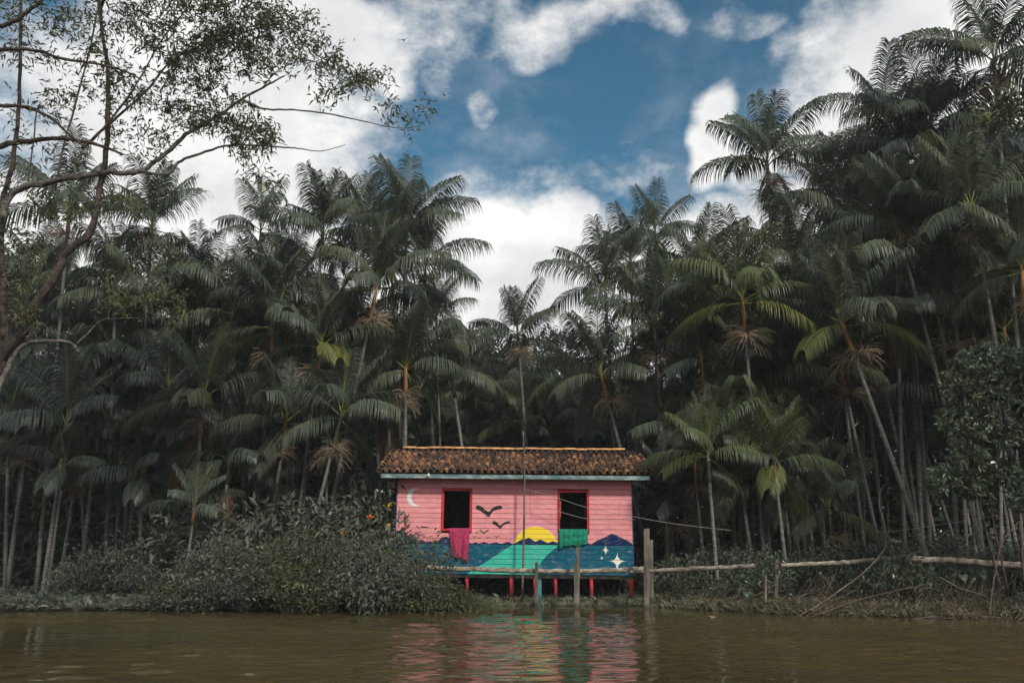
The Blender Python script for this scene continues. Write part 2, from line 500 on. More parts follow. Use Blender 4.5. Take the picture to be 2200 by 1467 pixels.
# ------------------------------------------------------------------ house
YW = 22.4
HX, HZ = P(1104, 1290, YW).x, 0.16
house = empty('stilt_house', (HX, YW, HZ), 'pink wooden stilt house with painted sunset mural and clay tile roof', 'house')
TILT = 0.0095
house.rotation_euler = (0, TILT, 0)


def hp(u, v, dy=0.0):
    p = P(u, v, YW + dy); x, z = p.x - HX, p.z - HZ
    return x * math.cos(TILT) - z * math.sin(TILT), x * math.sin(TILT) + z * math.cos(TILT)


def mural_mat():
    m, nt, b = new_mat('mural_paint')
    tc = nt.nodes.new('ShaderNodeTexCoord'); tc.object = house
    sx = nt.nodes.new('ShaderNodeSeparateXYZ'); nt.links.new(tc.outputs['Object'], sx.inputs[0])
    jit = obj_rand(nt) - .5                     # boards moved a little since they were painted
    x, z = E(nt, sx.outputs[0]) + jit * .022, E(nt, sx.outputs[2]) + jit * .008
    v3 = tc.outputs['Object']
    wear = E(nt, noise(nt, mapping(nt, v3, (1, 1, 3)), 3.0, 7, 0.65).outputs['Fac'])
    streak = E(nt, noise(nt, mapping(nt, v3, (.8, 1, 14)), 3.0, 4, 0.6).outputs['Fac'])

    def circ(u, v, r):
        cx, cz = hp(u, v); k = r / 83.0
        dx, dz = x - cx, z - cz
        return (dx * dx + dz * dz).lt(k * k)

    def curve(fx, pts, lo, hi):
        """piecewise-linear function of fx through pts, x in lo..hi; returns metres"""
        n = nt.nodes.new('ShaderNodeFloatCurve'); c = n.mapping.curves[0]
        ymin = min(p[1] for p in pts) - .01; ymax = max(p[1] for p in pts) + .01
        q = [((p[0] - lo) / (hi - lo), (p[1] - ymin) / (ymax - ymin)) for p in pts]
        c.points[0].location = q[0]; c.points[1].location = q[-1]
        for p in q[1:-1]: c.points.new(*p)
        for p in c.points: p.handle_type = 'AUTO_CLAMPED' if len(pts) < 16 else 'VECTOR'
        n.mapping.update()
        nt.links.new(((fx - lo) / (hi - lo)).s, n.inputs['Value'])
        return E(nt, n.outputs[0]) * (ymax - ymin) + ymin

    col = mixc(nt, wear.step(.3, .7), (.60, .215, .225), (.73, .30, .30))
    col = mixc(nt, streak.step(.58, .75, True, 0, .35), col, (.60, .20, .20))
    # lilac glow round the painted sun, then the sun
    col = mixc(nt, circ(1151, 1181, 60) * wear.step(.4, .6, True, .15, .7), col, (.62, .24, .42))
    sunc = mixc(nt, (x * 0.8 - z * 1.1 + (wear - .5) * 1.2).step(hp(1151, 1181)[0] * .8 - hp(1151, 1175)[1] * 1.1 + .38, hp(1151, 1181)[0] * .8 - hp(1151, 1175)[1] * 1.1 + .62, True, 0, 1), (.80, .56, .03), (.80, .22, .02))
    sunc = mixc(nt, streak.step(.5, .62, True, 0, .5), sunc, (.78, .62, .16))
    col = mixc(nt, circ(1151, 1180.7, 49.5), col, sunc)
    # mountains
    z1 = [(222, 785), (260, 768), (290, 762), (315, 775), (345, 815), (370, 815), (385, 822), (410, 842), (450, 847), (520, 850), (555, 845), (590, 820),
          (620, 812), (650, 825), (720, 845), (790, 855), (815, 865), (840, 853), (870, 865), (905, 850), (945, 868), (990, 852), (1035, 868), (1085, 850), (1120, 868)]
    z2 = [(12, 868), (40, 850), (75, 832), (100, 832), (125, 817), (150, 835), (175, 850), (210, 832), (240, 845), (265, 860), (305, 845), (330, 855), (350, 853),
          (460, 850), (560, 855), (590, 870), (640, 840), (700, 815), (750, 788), (800, 810), (860, 840), (925, 882)]
    prof = [hp(780 + a / 3.494, 920 + c / 3.494) for a, c in z1] + [hp(1100 + a / 3.494, 920 + c / 3.494) for a, c in z2]
    lo, hi = prof[0][0] - .02, prof[-1][0] + .02
    prof = [(lo, prof[0][1])] + prof + [(hi, prof[-1][1])]
    mount = z.lt(curve(x, prof, lo, hi))
    col = mixc(nt, mount, col, mixc(nt, wear.step(.5, .75), (.006, .020, .075), (.016, .038, .115)))
    # lake
    lz = hp(1104, 1170.0)[1]
    lake = z.lt(lz)
    teal = mixc(nt, streak.step(.35, .7), (.002, .072, .118), (.004, .105, .155))
    tl = [hp(1099, 1170.7), hp(1023.3, 1219), hp(1003, 1233)]
    slope = (tl[0][0] - tl[2][0]) / (tl[0][1] - tl[2][1])
    leftx = (z - tl[0][1]) * slope + tl[0][0]
    rp = [hp(1156, 1236), hp(1158.7, 1214.8), hp(1171.6, 1196), hp(1184, 1184), hp(1200, 1171.9), hp(1206, 1168)]
    rightx = curve(z, [(p[1], p[0]) for p in rp], rp[0][1], rp[-1][1])
    path = x.gt(leftx) * x.lt(rightx)
    light = mixc(nt, streak.step(.35, .7), (.025, .36, .265), (.06, .47, .35))
    col = mixc(nt, lake, col, mixc(nt, path, teal, light))
    # crescent moon
    moon = circ(893.5, 1067.4, 19.3) * (circ(901.3, 1067.0, 17.6) * -1.0 + 1.0)
    col = mixc(nt, moon, col, (.60, .68, .66))
    # birds: between an upper and a lower wing line
    up = [(-1, .80), (-.93, .97), (-.8, 1.0), (-.6, .92), (-.4, .78), (-.15, .56), (0, .47), (.12, .56), (.35, .84), (.6, .96), (.8, 1.0), (.94, .97), (1, .80)]
    dn = [(-1, .78), (-.93, .68), (-.6, .50), (-.3, .27), (-.1, .05), (0, .0), (.08, .05), (.2, .30), (.4, .53), (.7, .65), (.93, .70), (1, .78)]
    birds = [(843, 1045, 578, 665, 940), (967, 1102, 697, 751, 1030), (875, 948, 761, 794, 913), (843, 872, 775, 791, 858), (818, 853, 807, 824, 834),
             (855, 881, 815, 830, 868), (921, 953, 812, 828, 936), (983, 1022, 807, 824, 1000)]
    ball = None
    for (a0, a1, b0, b1, ac) in birds:
        cx, ztop = hp(780 + (a0 + a1) / 2 / 3.494, 920 + b0 / 3.494); zbot = hp(1050, 920 + b1 / 3.494)[1]
        hw = (a1 - a0) / 2 / 3.494 / 83.0
        t = (x - cx) / hw; s = (z - zbot) / (ztop - zbot)
        k = s.lt(curve(t, up, -1, 1)) * s.gt(curve(t, dn, -1, 1)) * t.abs().lt(1.0)
        ball = k if ball is None else ball.max(k)
    col = mixc(nt, ball, col, (.024, .022, .024))
    # sparkles
    for (u, v, rw, ru, rd) in ((1326, 1204.8, 20.5, 21.5, 27), (1300.3, 1181.3, 11.2, 11.5, 13.5), (1293, 1198.2, 4.4, 5, 5.5)):
        cx, cz = hp(u, v)
        ax = ((x - cx) / (rw / 83)).abs().max(.0001).pw(.46)
        dz = z - cz
        az_ = (dz.gt(0.0) * dz / (ru / 83) + dz.lt(0.0) * dz * -1.0 / (rd / 83)).max(.0001).pw(.46)
        col = mixc(nt, (ax + az_).lt(1.0), col, (.74, .70, .58))
    # faded scuffs, drips and grime, then per-plank tone
    fade = E(nt, noise(nt, mapping(nt, v3, (1.2, 1, 4), (2, 0, 5)), 4.0, 7, 0.72).outputs['Fac']).step(.52, .72, True, 0, .42)
    col = mixc(nt, fade, col, (.62, .47, .45))
    drip = E(nt, noise(nt, mapping(nt, v3, (9, 1, .5), (1, 0, 3)), 1.6, 4, 0.6).outputs['Fac']).step(.58, .72, True, 0, .35)
    col = mixc(nt, drip, col, (.22, .11, .11))
    gr = E(nt, noise(nt, mapping(nt, v3, (1, 1, 5), (4, 0, 1)), 5.0, 6, 0.7).outputs['Fac']).step(.60, .78, True, 0, .4)
    col = mixc(nt, gr, col, (.20, .12, .11))
    k = obj_rand(nt) * .13 + .92
    cc = nt.nodes.new('ShaderNodeCombineColor')
    for i in range(3): nt.links.new(k.s, cc.inputs[i])
    nt.links.new(mixc(nt, 1.0, col, cc.outputs[0], 'MULTIPLY'), b.inputs['Base Color'])
    b.inputs['Roughness'].default_value = 0.8; b.inputs['Specular IOR Level'].default_value = 0.12
    bp = nt.nodes.new('ShaderNodeBump'); bp.inputs['Strength'].default_value = .35; bp.inputs['Distance'].default_value = .01
    nt.links.new(streak.s, bp.inputs['Height']); nt.links.new(bp.outputs[0], b.inputs['Normal'])
    return m


M_mural = mural_mat()
M_sidewall = simple('side_wall_paint', (.05, .07, .13), (.12, .12, .16), 4, 0.8, (1, .5, 4))

XL, ZB = hp(845, 1231)
XR, _ = hp(1362.5, 1231)
ZT = hp(1104, 1018)[1]
DEPTH = 4.7
wins = []
for (u0, u1, v0, v1) in ((947.4, 1015.3, 1049.7, 1139.8), (1198.2, 1265.1, 1053.4, 1141.8)):
    x0, z0 = hp(u0, v1); x1, z1_ = hp(u1, v0); wins.append((x0, x1, z0, z1_))


def plank_mesh(x0, x1, z0, z1, y0=0.0):
    b = MB()
    # lapped board: lower edge stands proud of the one below
    b.hexa([(x0, y0 - .020, z0 + .004), (x1, y0 - .020, z0 + .004), (x1, y0, z0 + .004), (x0, y0, z0 + .004),
            (x0, y0 - .008, z1), (x1, y0 - .008, z1), (x1, y0, z1), (x0, y0, z1)])
    return b


def build_house():
    # front wall: studs and sills, boards as pieces
    fw = MB()
    edges = [XL + .03, wins[0][0] - .05, wins[0][1] + .05, 0.0, wins[1][0] - .05, wins[1][1] + .05, XR - .03]
    for e in edges: fw.box(e - .03, e + .03, .004, .07, ZB + .02, ZT)
    fw.box(XL, XR, .006, .09, ZB - .09, ZB + .015); fw.box(XL, XR, .075, .12, ZT - .08, ZT)
    front = fw.build('front_wall', M_darkwood, house)
    rows = 20; zs = [ZB + (ZT - ZB) * i / rows for i in range(rows + 1)]
    r = random.Random(5)
    xj1, xj2 = hp(1097, 1200)[0], hp(1229, 1100)[0]
    for i in range(rows):
        z0, z1 = zs[i], zs[i + 1] - .003
        j = r.uniform(-.012, .012)
        cuts = []
        segs = [(XL, XR)]
        for (a, c, w0, w1) in wins:
            if z1 > w0 + .02 and z0 < w1 - .02:
                ns = []
                for (s0, s1) in segs:
                    if s0 < a < s1: ns += [(s0, a + .01), (c - .01, s1)]
                    else: ns.append((s0, s1))
                segs = ns
        jt = xj1 if i < 11 else xj2 - 1.1
        fin = []
        for (s0, s1) in segs:
            if s0 + .4 < jt < s1 - .4: fin += [(s0, jt - .003), (jt + .003, s1)]
            else: fin.append((s0, s1))
        for (s0, s1) in fin:
            zz0, zz1 = z0, z1
            pl = plank_mesh(s0, s1, zz0, zz1).build('plank', M_mural, front)
            pl.location = (0, -r.uniform(0, .005), r.uniform(-.003, .002))
    # side and back walls of boards
    for nm, xx, sgn in (('left_wall', XL, 1), ('right_wall', XR, -1)):
        st = MB()
        for k in range(4): st.box(min(xx + sgn * .02, xx + sgn * .08), max(xx + sgn * .02, xx + sgn * .08), .15 + k * 1.4, .22 + k * 1.4, ZB, ZT + .3)
        wl = st.build(nm, M_darkwood, house)
        for i in range(rows):
            a, c = sorted((xx, xx + sgn * .018))
            MB().box(a, c, .03, DEPTH, zs[i] + .004, zs[i + 1]).build('plank', M_sidewall, wl)
        g = MB(); yr = RIDGE_Y
        g.v = [(xx + sgn * .001, .0, ZT), (xx + sgn * .001, DEPTH, ZT), (xx + sgn * .001, yr, RIDGE_Z - .12), (xx + sgn * .02, .0, ZT), (xx + sgn * .02, DEPTH, ZT), (xx + sgn * .02, yr, RIDGE_Z - .12)]
        g.f = [(0, 1, 2), (3, 5, 4), (0, 3, 4, 1), (1, 4, 5, 2), (2, 5, 3, 0)]
        g.build('gable_panel', M_sidewall, wl)
        MB().box(*(sorted((xx - sgn * .004, xx + sgn * .022))), -.024, .03, ZB - .02, ZT).build('corner_board', M_navy, house)
    bw = MB().box(XL, XR, DEPTH, DEPTH + .03, ZB, ZT); bw.build('back_wall', M_darkwood, house)
    MB().box(XL + .01, XR - .01, .1, DEPTH - .01, ZB + .02, ZB + .06).build('floor_boards', M_darkwood, house)
    MB().box(XL + .1, XR - .1, .12, DEPTH - .01, ZT - .02, ZT - .002).build('ceiling_boards', M_darkwood, house)
    for k in range(5):
        yy = .25 + k * 1.05
        MB().box(XL + .02, XR - .02, yy, yy + .1, ZB - .10, ZB + .018).build('floor_joist', M_darkwood, house)
    # window frames with open shutter-less openings
    for wi, (x0, x1, z0, z1) in enumerate(wins):
        t = .058
        w = MB().box(x0, x1, -.045, .09, z0, z0 + t).build('window', M_red, house)
        MB().box(x0, x1, -.045, .09, z1 - t, z1).build('window_head', M_red, w)
        MB().box(x0, x0 + t, -.043, .088, z0 + t, z1 - t).build('window_jamb', M_red, w)
        MB().box(x1 - t, x1, -.043, .088, z0 + t, z1 - t).build('window_jamb', M_red, w)
    # stilts: front row red, rest dark
    zg = -.25
    for (u, wpx, mat, dy) in ((1003, 7, M_red, .06), (1099, 10, M_red, .06), (1150, 8, M_red, .06), (1194, 8, M_red, .06), (1271, 8, M_red, .06), (1357, 10, M_red, .06), (905, 9, M_red, .06), (850, 9, M_red, .06)):
        x, _ = hp(u, 1260); w = wpx / 166.0
        b = MB().tube([(x + rnd.uniform(-.01, .01), dy, zg), (x, dy, .3), (x - .01, dy, ZB - .08)], [w * 1.05, w, w * .95], 8)
        b.build('stilt', mat, house, True)
    r = random.Random(8)
    for row, yy in enumerate((1.5, 3.0, 4.5)):
        for k in range(7):
            x = XL + .1 + (XR - XL - .2) * k / 6 + r.uniform(-.15, .15)
            w = r.choice((.04, .05, .06, .10 if row < 2 else .05))
            MB().tube([(x + r.uniform(-.03, .03), yy, zg), (x, yy, ZB - .08)], [w, w], 7).build('stilt', M_darkwood, house, True)
    # roof deck
    ex0, ex1 = EX0, EX1
    sl = MB()
    for (ya, za, yb, zb) in ((EAVE_Y, EAVE_Z, RIDGE_Y, RIDGE_Z), (DEPTH + .45, EAVE_Z, RIDGE_Y, RIDGE_Z)):
        sl.hexa([(ex0, ya, za - .03), (ex1, ya, za - .03), (ex1, yb, zb - .03), (ex0, yb, zb - .03), (ex0, ya, za), (ex1, ya, za), (ex1, yb, zb), (ex0, yb, zb)])
    roof = sl.build('roof', M_darkwood, house)
    MB().box(ex0 + .03, ex1 - .05, EAVE_Y - .045, EAVE_Y - .012, EAVE_Z - .118, EAVE_Z - .014).build('fascia_board', M_fascia, roof)
    for k in range(9):
        x = ex0 + .12 + (ex1 - ex0 - .24) * k / 8
        dz = (RIDGE_Z - EAVE_Z) / (RIDGE_Y - EAVE_Y)
        MB().hexa([(x - .03, EAVE_Y + .02, EAVE_Z - .13), (x + .03, EAVE_Y + .02, EAVE_Z - .13), (x + .03, RIDGE_Y, RIDGE_Z - .13), (x - .03, RIDGE_Y, RIDGE_Z - .13),
                   (x - .03, EAVE_Y + .02, EAVE_Z - .034), (x + .03, EAVE_Y + .02, EAVE_Z - .034), (x + .03, RIDGE_Y, RIDGE_Z - .034), (x - .03, RIDGE_Y, RIDGE_Z - .034)]).build('rafter', M_darkwood, roof)
    MB().hexa([(XL - .20, EAVE_Y + .1, ZT - .42), (XL - .02, EAVE_Y + .1, ZT - .42), (XL - .02, .3, ZT - .42), (XL - .20, .3, ZT - .42),
               (XL - .24, EAVE_Y + .05, EAVE_Z - .03), (XL - .02, EAVE_Y + .05, EAVE_Z - .03), (XL - .02, .3, EAVE_Z + .05), (XL - .24, .3, EAVE_Z + .05)]).build('bracket', M_darkwood, roof)
    # clay barrel tiles
    slope = math.atan2(RIDGE_Z - EAVE_Z, RIDGE_Y - EAVE_Y); slen = math.hypot(RIDGE_Z - EAVE_Z, RIDGE_Y - EAVE_Y)

    def barrel(length, r0, r1, up=True, seg=6, th=.014):
        b = MB()
        for (yy, r) in ((0, r0), (length, r1)):
            for rr in (r, r - th):
                for j in range(seg + 1):
                    g = math.pi * j / seg
                    b.v.append((-rr * math.cos(g), yy, rr * math.sin(g) * 1.45))
        n = seg + 1
        for j in range(seg):
            b.f += [(j, j + 1, 2 * n + j + 1, 2 * n + j), (n + j + 1, n + j, 3 * n + j, 3 * n + j + 1), (j + 1, j, n + j, n + j + 1)]
        return b
    cover = [barrel(.43, .068 + k * .003, .056 + k * .002).mesh('roof_tile', M_tile, True) for k in range(3)]
    ncol, nrow = 40, 9
    pitch = (ex1 - ex0) / ncol; r = random.Random(3)
    rest = MB(); placed = 0
    spots = []
    for c in range(ncol):
        for k in range(nrow): spots.append((k, c))
    spots.sort()
    for (k, c) in spots:
        s = k * (slen - .05) / nrow - .05
        x = ex0 + (c + .5) * pitch + r.uniform(-.014, .014) + (r.uniform(-.01, .01))
        ca, sa = math.cos(slope), math.sin(slope)
        lift = .035 + r.uniform(0, .010)
        loc = (x, EAVE_Y + s * ca - lift * sa, EAVE_Z + s * sa + lift * ca)
        rot = (slope - .045 + r.uniform(-.03, .03), r.uniform(-.05, .05), r.uniform(-.06, .06))
        if placed < 300:
            inst('roof_tile', cover[r.randrange(3)], roof, loc, rot, (1 + r.uniform(-.06, .06), 1, 1 + r.uniform(-.08, .08))); placed += 1
        else:
            bb = barrel(.43, .070, .058); k0 = len(rest.v)
            for (a, yb, zb) in bb.v: rest.v.append((x + a, loc[1] + yb * math.cos(slope - .045) - zb * sa, loc[2] + yb * math.sin(slope - .045) + zb * ca))
            rest.f += [tuple(k0 + i for i in f) for f in bb.f]
    tag(rest.build('roof_tile_rows', M_tile, roof, True), kind='stuff')
    ch = MB()       # channel tiles, hollow side up, between the covers, and the rear slope
    for side in (0, 1):
        for c in range(ncol + 1):
            for k in range(nrow if side == 0 else 3):
                L = (slen + .03) / (nrow if side == 0 else 3)
                for seg in range(4):
                    k0 = len(ch.v)
                    for (ss, hh) in ((k * L - .06, .02), ((k + 1) * L - .05, .004)):
                        for gg in (seg, seg + 1):
                            g = math.pi * gg / 4
                            xx = ex0 + c * pitch - .075 * math.cos(g); hz = .035 + hh - .03 * math.sin(g) + .02
                            yy = EAVE_Y + ss * math.cos(slope) - hz * math.sin(slope); zz = EAVE_Z + ss * math.sin(slope) + hz * math.cos(slope)
                            if side: yy = 2 * RIDGE_Y - yy
                            ch.v.append((xx, yy, zz))
                    ch.f.append((k0, k0 + 1, k0 + 3, k0 + 2))
        if side:
            for c in range(ncol):
                bb = barrel(slen, .09, .088); k0 = len(ch.v)
                for (a, yb, zb) in bb.v:
                    hz = zb + .035
                    ch.v.append((ex0 + (c + .5) * pitch + a, 2 * RIDGE_Y - (EAVE_Y + yb * math.cos(slope) - hz * math.sin(slope)), EAVE_Z + yb * math.sin(slope) + hz * math.cos(slope)))
                ch.f += [tuple(k0 + i for i in f) for f in bb.f]
    tag(ch.build('channel_tiles', M_tile, roof, True), kind='stuff')
    # ridge caps, newer orange clay, lapped along the ridge
    cap = MB(); seg = 6
    for (xx, r0) in ((0, .125), (.45, .115)):
        for rr in (r0, r0 - .016):
            for j in range(seg + 1):
                g = math.pi * (.08 + .84 * j / seg); cap.v.append((xx, -rr * 1.15 * math.cos(g), rr * .72 * math.sin(g)))
    n = seg + 1
    for j in range(seg):
        cap.f += [(j, j + 1, 2 * n + j + 1, 2 * n + j), (n + j + 1, n + j, 3 * n + j, 3 * n + j + 1), (j + 1, j, n + j, n + j + 1), (2 * n + j, 2 * n + j + 1, 3 * n + j + 1, 3 * n + j)]
    capm = cap.mesh('ridge_tile', M_clay, True)
    nc = 18; L = (ex1 - ex0 - .55) / nc
    for i in range(nc):
        inst('ridge_tile', capm, roof, (ex0 + .22 + i * L, RIDGE_Y, RIDGE_Z + .055 + r.uniform(0, .02)), (0, r.uniform(-.035, .01), r.uniform(-.02, .02)), (L / .45 * 1.06, 1, 1))
    for (xe, sg) in ((ex0, 1), (ex1, -1)):          # rake edge tiles
        for k in range(8):
            s = k * slen / 8.2
            loc = (xe + sg * -.02, EAVE_Y + s * math.cos(slope), EAVE_Z + s * math.sin(slope) + .05)
            inst('rake_tile', cover[k % 3], roof, loc, (slope - .03, sg * -.5 + r.uniform(-.15, .15), r.uniform(-.1, .1)), 1.0)


EX0 = P(813, 1020, YW - .5).x - HX; EX1 = P(1398, 1026, YW - .5).x - HX
EAVE_Y = -.42; EAVE_Z = hp(1104, 1019, EAVE_Y)[1]
RIDGE_Y = 2.35; RIDGE_Z = hp(1104, 972, RIDGE_Y)[1]
build_house()


def house_pt(x, y, z):
    c, s = math.cos(TILT), math.sin(TILT)
    return Vector((HX + x * c + z * s, YW + y, HZ - x * s + z * c))


def cloth(name, mat, corners, label, cat, sag=.0, folds=5, nx=22, nz=18, seed=1, hem=None):
    """cloth over a window sill: corners (u0, u1, v_top, v_bottom_left, v_bottom_right), hangs just in front of the wall"""
    r = random.Random(seed); u0, u1, v0, vb0, vb1, taper = corners
    b = MB(); ph = [r.uniform(0, 6) for _ in range(6)]
    for j in range(nz + 4):
        for i in range(nx + 1):
            s = i / nx
            if j < 4:
                t = 0; yy = (.09, .05, .0, -.045)[j]; zz_up = (-.03, .012, .016, .012)[j]
            else:
                t = (j - 3) / nz; yy = -.06; zz_up = 0
            uu = u0 + (u1 - u0) * (s + taper * t * (0.5 - s))
            vb = vb0 + (vb1 - vb0) * s + (2.0 * math.sin(s * 9 + ph[0]) + 1.4 * math.sin(s * 21 + ph[1]))
            vv = v0 + (vb - v0) * t
            x, z = hp(uu, vv)
            amp = .006 + .022 * min(1, t * 2)
            yy += amp * (math.sin(s * folds * 6.28 + ph[2] + t * .8) + .5 * math.sin(s * folds * 11 + ph[3] - t)) - .015 * min(1, t * 3)
            if hem and t > 0: yy += hem * math.sin(t * 14 + s * 2) * .2
            b.v.append(tuple(house_pt(x, yy, z + zz_up)))
    n = nx + 1
    for j in range(nz + 3):
        for i in range(nx):
            k = j * n + i; b.f.append((k, k + 1, k + n + 1, k + n))
    o = b.build(name, mat, smooth=True, origin=b.v[0])
    so = o.modifiers.new('thickness', 'SOLIDIFY'); so.thickness = .008
    return tag(o, label, cat)


cloth('pink_towel', M_towel, (964.6, 1010.4, 1136, 1193, 1205, .28), 'faded pink towel hanging from the window nearer the moon', 'towel', folds=2, seed=2)
cloth('green_cloth', M_green_cloth, (1200, 1262.6, 1138, 1176, 1168, .02), 'crumpled green cloth hung over the sill of the window beside the sun', 'cloth', folds=6, seed=4, hem=.05)


def cutain_bits():
    for (ua, ub, va, vb, mat, nm, lab) in ((1203, 1206, 1075, 1112, M_orange, 'curtain', 'narrow patterned curtain gathered at the sun side of the window with green cloth'),
                                           (1255, 1259, 1078, 1114, M_post, 'curtain', 'thin pale curtain gathered at the mountain side of the window with green cloth')):
        b = MB(); n = 8
        for j in range(9):
            for i in range(n + 1):
                x, z = hp(ua + (ub - ua) * i / n, va + (vb - va) * j / 8)
                b.v.append(tuple(house_pt(x, .13 + .015 * math.sin(i * 2.1), z)))
        for j in range(8):
            for i in range(n):
                k = j * (n + 1) + i; b.f.append((k, k + 1, k + n + 2, k + n + 1))
        o = b.build(nm, mat, smooth=True, origin=b.v[0])
        so = o.modifiers.new('thickness', 'SOLIDIFY'); so.thickness = .006
        tag(o, lab, 'curtain')


cutain_bits()


def light_bulb():
    x, z = hp(921, 1021, EAVE_Y - .05); y = EAVE_Y - .09
    top = house_pt(x, EAVE_Y - .047, z + .10)
    root = empty('light_bulb', top, 'bare white light bulb dangling from the eave above the moon', 'bulb')
    b = MB(); prof = [(.012, -.045), (.018, -.06), (.034, -.085), (.040, -.105), (.034, -.128), (.018, -.142), (.002, -.146)]
    for (r, zz) in prof:
        for j in range(10):
            b.v.append((r * math.cos(j * .6283), -.04 + r * math.sin(j * .6283), zz))
    for i in range(len(prof) - 1):
        for j in range(10):
            b.f.append((i * 10 + j, i * 10 + (j + 1) % 10, (i + 1) * 10 + (j + 1) % 10, (i + 1) * 10 + j))
    b.build('bulb_glass', M_white, root, True)
    MB().tube([(0, -.04, -.048), (0, -.04, -.005)], [.016, .014], 8).build('socket', M_darkwood, root, True)
    MB().tube([(0, -.04, -.006), (0, -.02, .02), (0, 0.03, .03)], .004, 5).build('cord', M_darkwood, root, True)


light_bulb()

# ------------------------------------------------------------------ rails, posts, poles, wires


def rod(name, pts, radii, mat, label, cat, group=None, sides=8, wob=0.0, seed=0, per=5):
    r = random.Random(seed)
    path = smooth_path(pts, per)
    if wob: path = [p + Vector((r.uniform(-wob, wob), r.uniform(-wob, wob), r.uniform(-wob, wob))) for p in path]
    if isinstance(radii, tuple): rr = [radii[0] + (radii[1] - radii[0]) * i / (len(path) - 1) for i in range(len(path))]
    else: rr = [radii * r.uniform(.94, 1.06) for _ in path]
    b = MB().tube(path, rr, sides)
    return tag(b.build(name, mat, smooth=True, origin=path[0]), label, cat, group)


YR = 21.3
rod('rail_log', [P(850, 1215, YR), P(960, 1220, YR), P(1100, 1225, YR), P(1240, 1227, YR), P(1340, 1224, YR), P(1387, 1220, YR)], .060, M_log,
    'long barked log rail running across the front of the pink house', 'log', 'log rails along the bank', 10, .013, 1, 9)
rod('rail_log', [P(1352, 1229, 21.1), P(1450, 1223, 20.7), P(1540, 1220, 20.5), P(1622, 1215, 20.3)], .052, M_log,
    'log rail end just beyond the tall post beside the house corner', 'log', 'log rails along the bank', 10, .013, 2, 9)
rod('rail_log', [P(1678, 1214, 20.0), P(1790, 1210, 19.8), P(1880, 1203, 19.6), P(1966, 1193, 19.5)], .054, M_log,
    'mossy log rail half hidden by green bush on the twiggy bank', 'log', 'log rails along the bank', 10, .013, 3, 9)
rod('rail_log', [P(1956, 1201, 19.0), P(2060, 1205, 18.8), P(2150, 1211, 18.6), P(2230, 1216, 18.5)], .072, M_log,
    'thick pale log rail crossing the trunks at the picture right edge', 'log', 'log rails along the bank', 10, .015, 4, 9)


def post(u, v0, v1, wpx, Y, mat, label, upper=None, depth=.09, group=None, lean=0):
    base, top = P(u, v1, Y), P(u + lean, v0, Y)
    w = wpx / 1800 * Y / 2
    root = empty('post', base, label, 'post', group)
    b = MB(); zt = top.z - base.z; lx = top.x - base.x
    zb = -.5
    n = 6
    rr = random.Random(int(u))
    secs = []
    for i in range(n + 1):
        z = zb + (zt - zb) * i / n; k = w * (1 + rr.uniform(-.06, .06)); cx = lx * max(0, z) / zt
        secs.append([(cx - k, -depth / 2, z), (cx + k, -depth / 2, z + (rr.uniform(0, .03) if i == n else 0)), (cx + k, depth / 2, z + (rr.uniform(0, .03) if i == n else 0)), (cx - k, depth / 2, z)])
    for s in secs: b.v += s
    for i in range(n):
        for j in range(4):
            b.f.append((i * 4 + j, i * 4 + (j + 1) % 4, (i + 1) * 4 + (j + 1) % 4, (i + 1) * 4 + j))
    b.f += [(3, 2, 1, 0), tuple(n * 4 + j for j in range(4))]
    b.build('shaft', mat, root)
    if upper:
        (ua, va, wa) = upper
        t2 = P(ua, va, Y); w2 = wa / 1800 * Y / 2; x0 = P(ua, v0, Y).x - base.x
        MB().box(x0 - w2, x0 + w2, -depth / 2 + .01, depth / 2 - .01, zt - .35, t2.z - base.z).build('extension', mat, root)
    return root


PG = 'mooring posts in front of the house'
post(1239, 1207, 1307, 11, 20.8, M_post, 'stout grey post in the water with a narrower upper piece before the green cloth', (1242, 1175, 7), group=PG)
post(1152.5, 1208, 1303, 6, 21.15, M_post, 'thin grey post standing against the teal stub in front of the house', group=PG, depth=.06)
post(1159, 1213, 1297, 8, 21.5, M_tealpost, 'short teal painted stub post with a slanted top under the log rail', group=PG)
post(1389, 1136, 1311, 11, 20.6, M_post, 'tall weathered post rising from the water beside the house corner', group=PG)
post(1400, 1160, 1304, 8, 21.6, M_post, 'rough lower post standing close behind the tall weathered post', group=PG, lean=-2)
rod('pole', [P(1122, 1286, 21.9), P(1125, 1150, 21.9), P(1127, 1040, 21.9), P(1124, 925, 21.95)], (.032, .018), M_twig, 'slender upright stick pole in front of the painted sun, taller than the roof', 'pole', None, 7, .006, 6, 5)
PGR = 'stub posts among the twigs'
post(1666, 1200, 1300, 7, 20.2, M_post, 'leaning brown stub post under the gap between two log rails', group=PGR, lean=3)
post(1644, 1235, 1305, 5, 19.4, M_post, 'short pale stake in the dry twigs below the log rail gap', group=PGR)
post(1955, 1200, 1262, 8, 19.9, M_post, 'dark post holding the joint of mossy log and thick pale log', group=PGR)

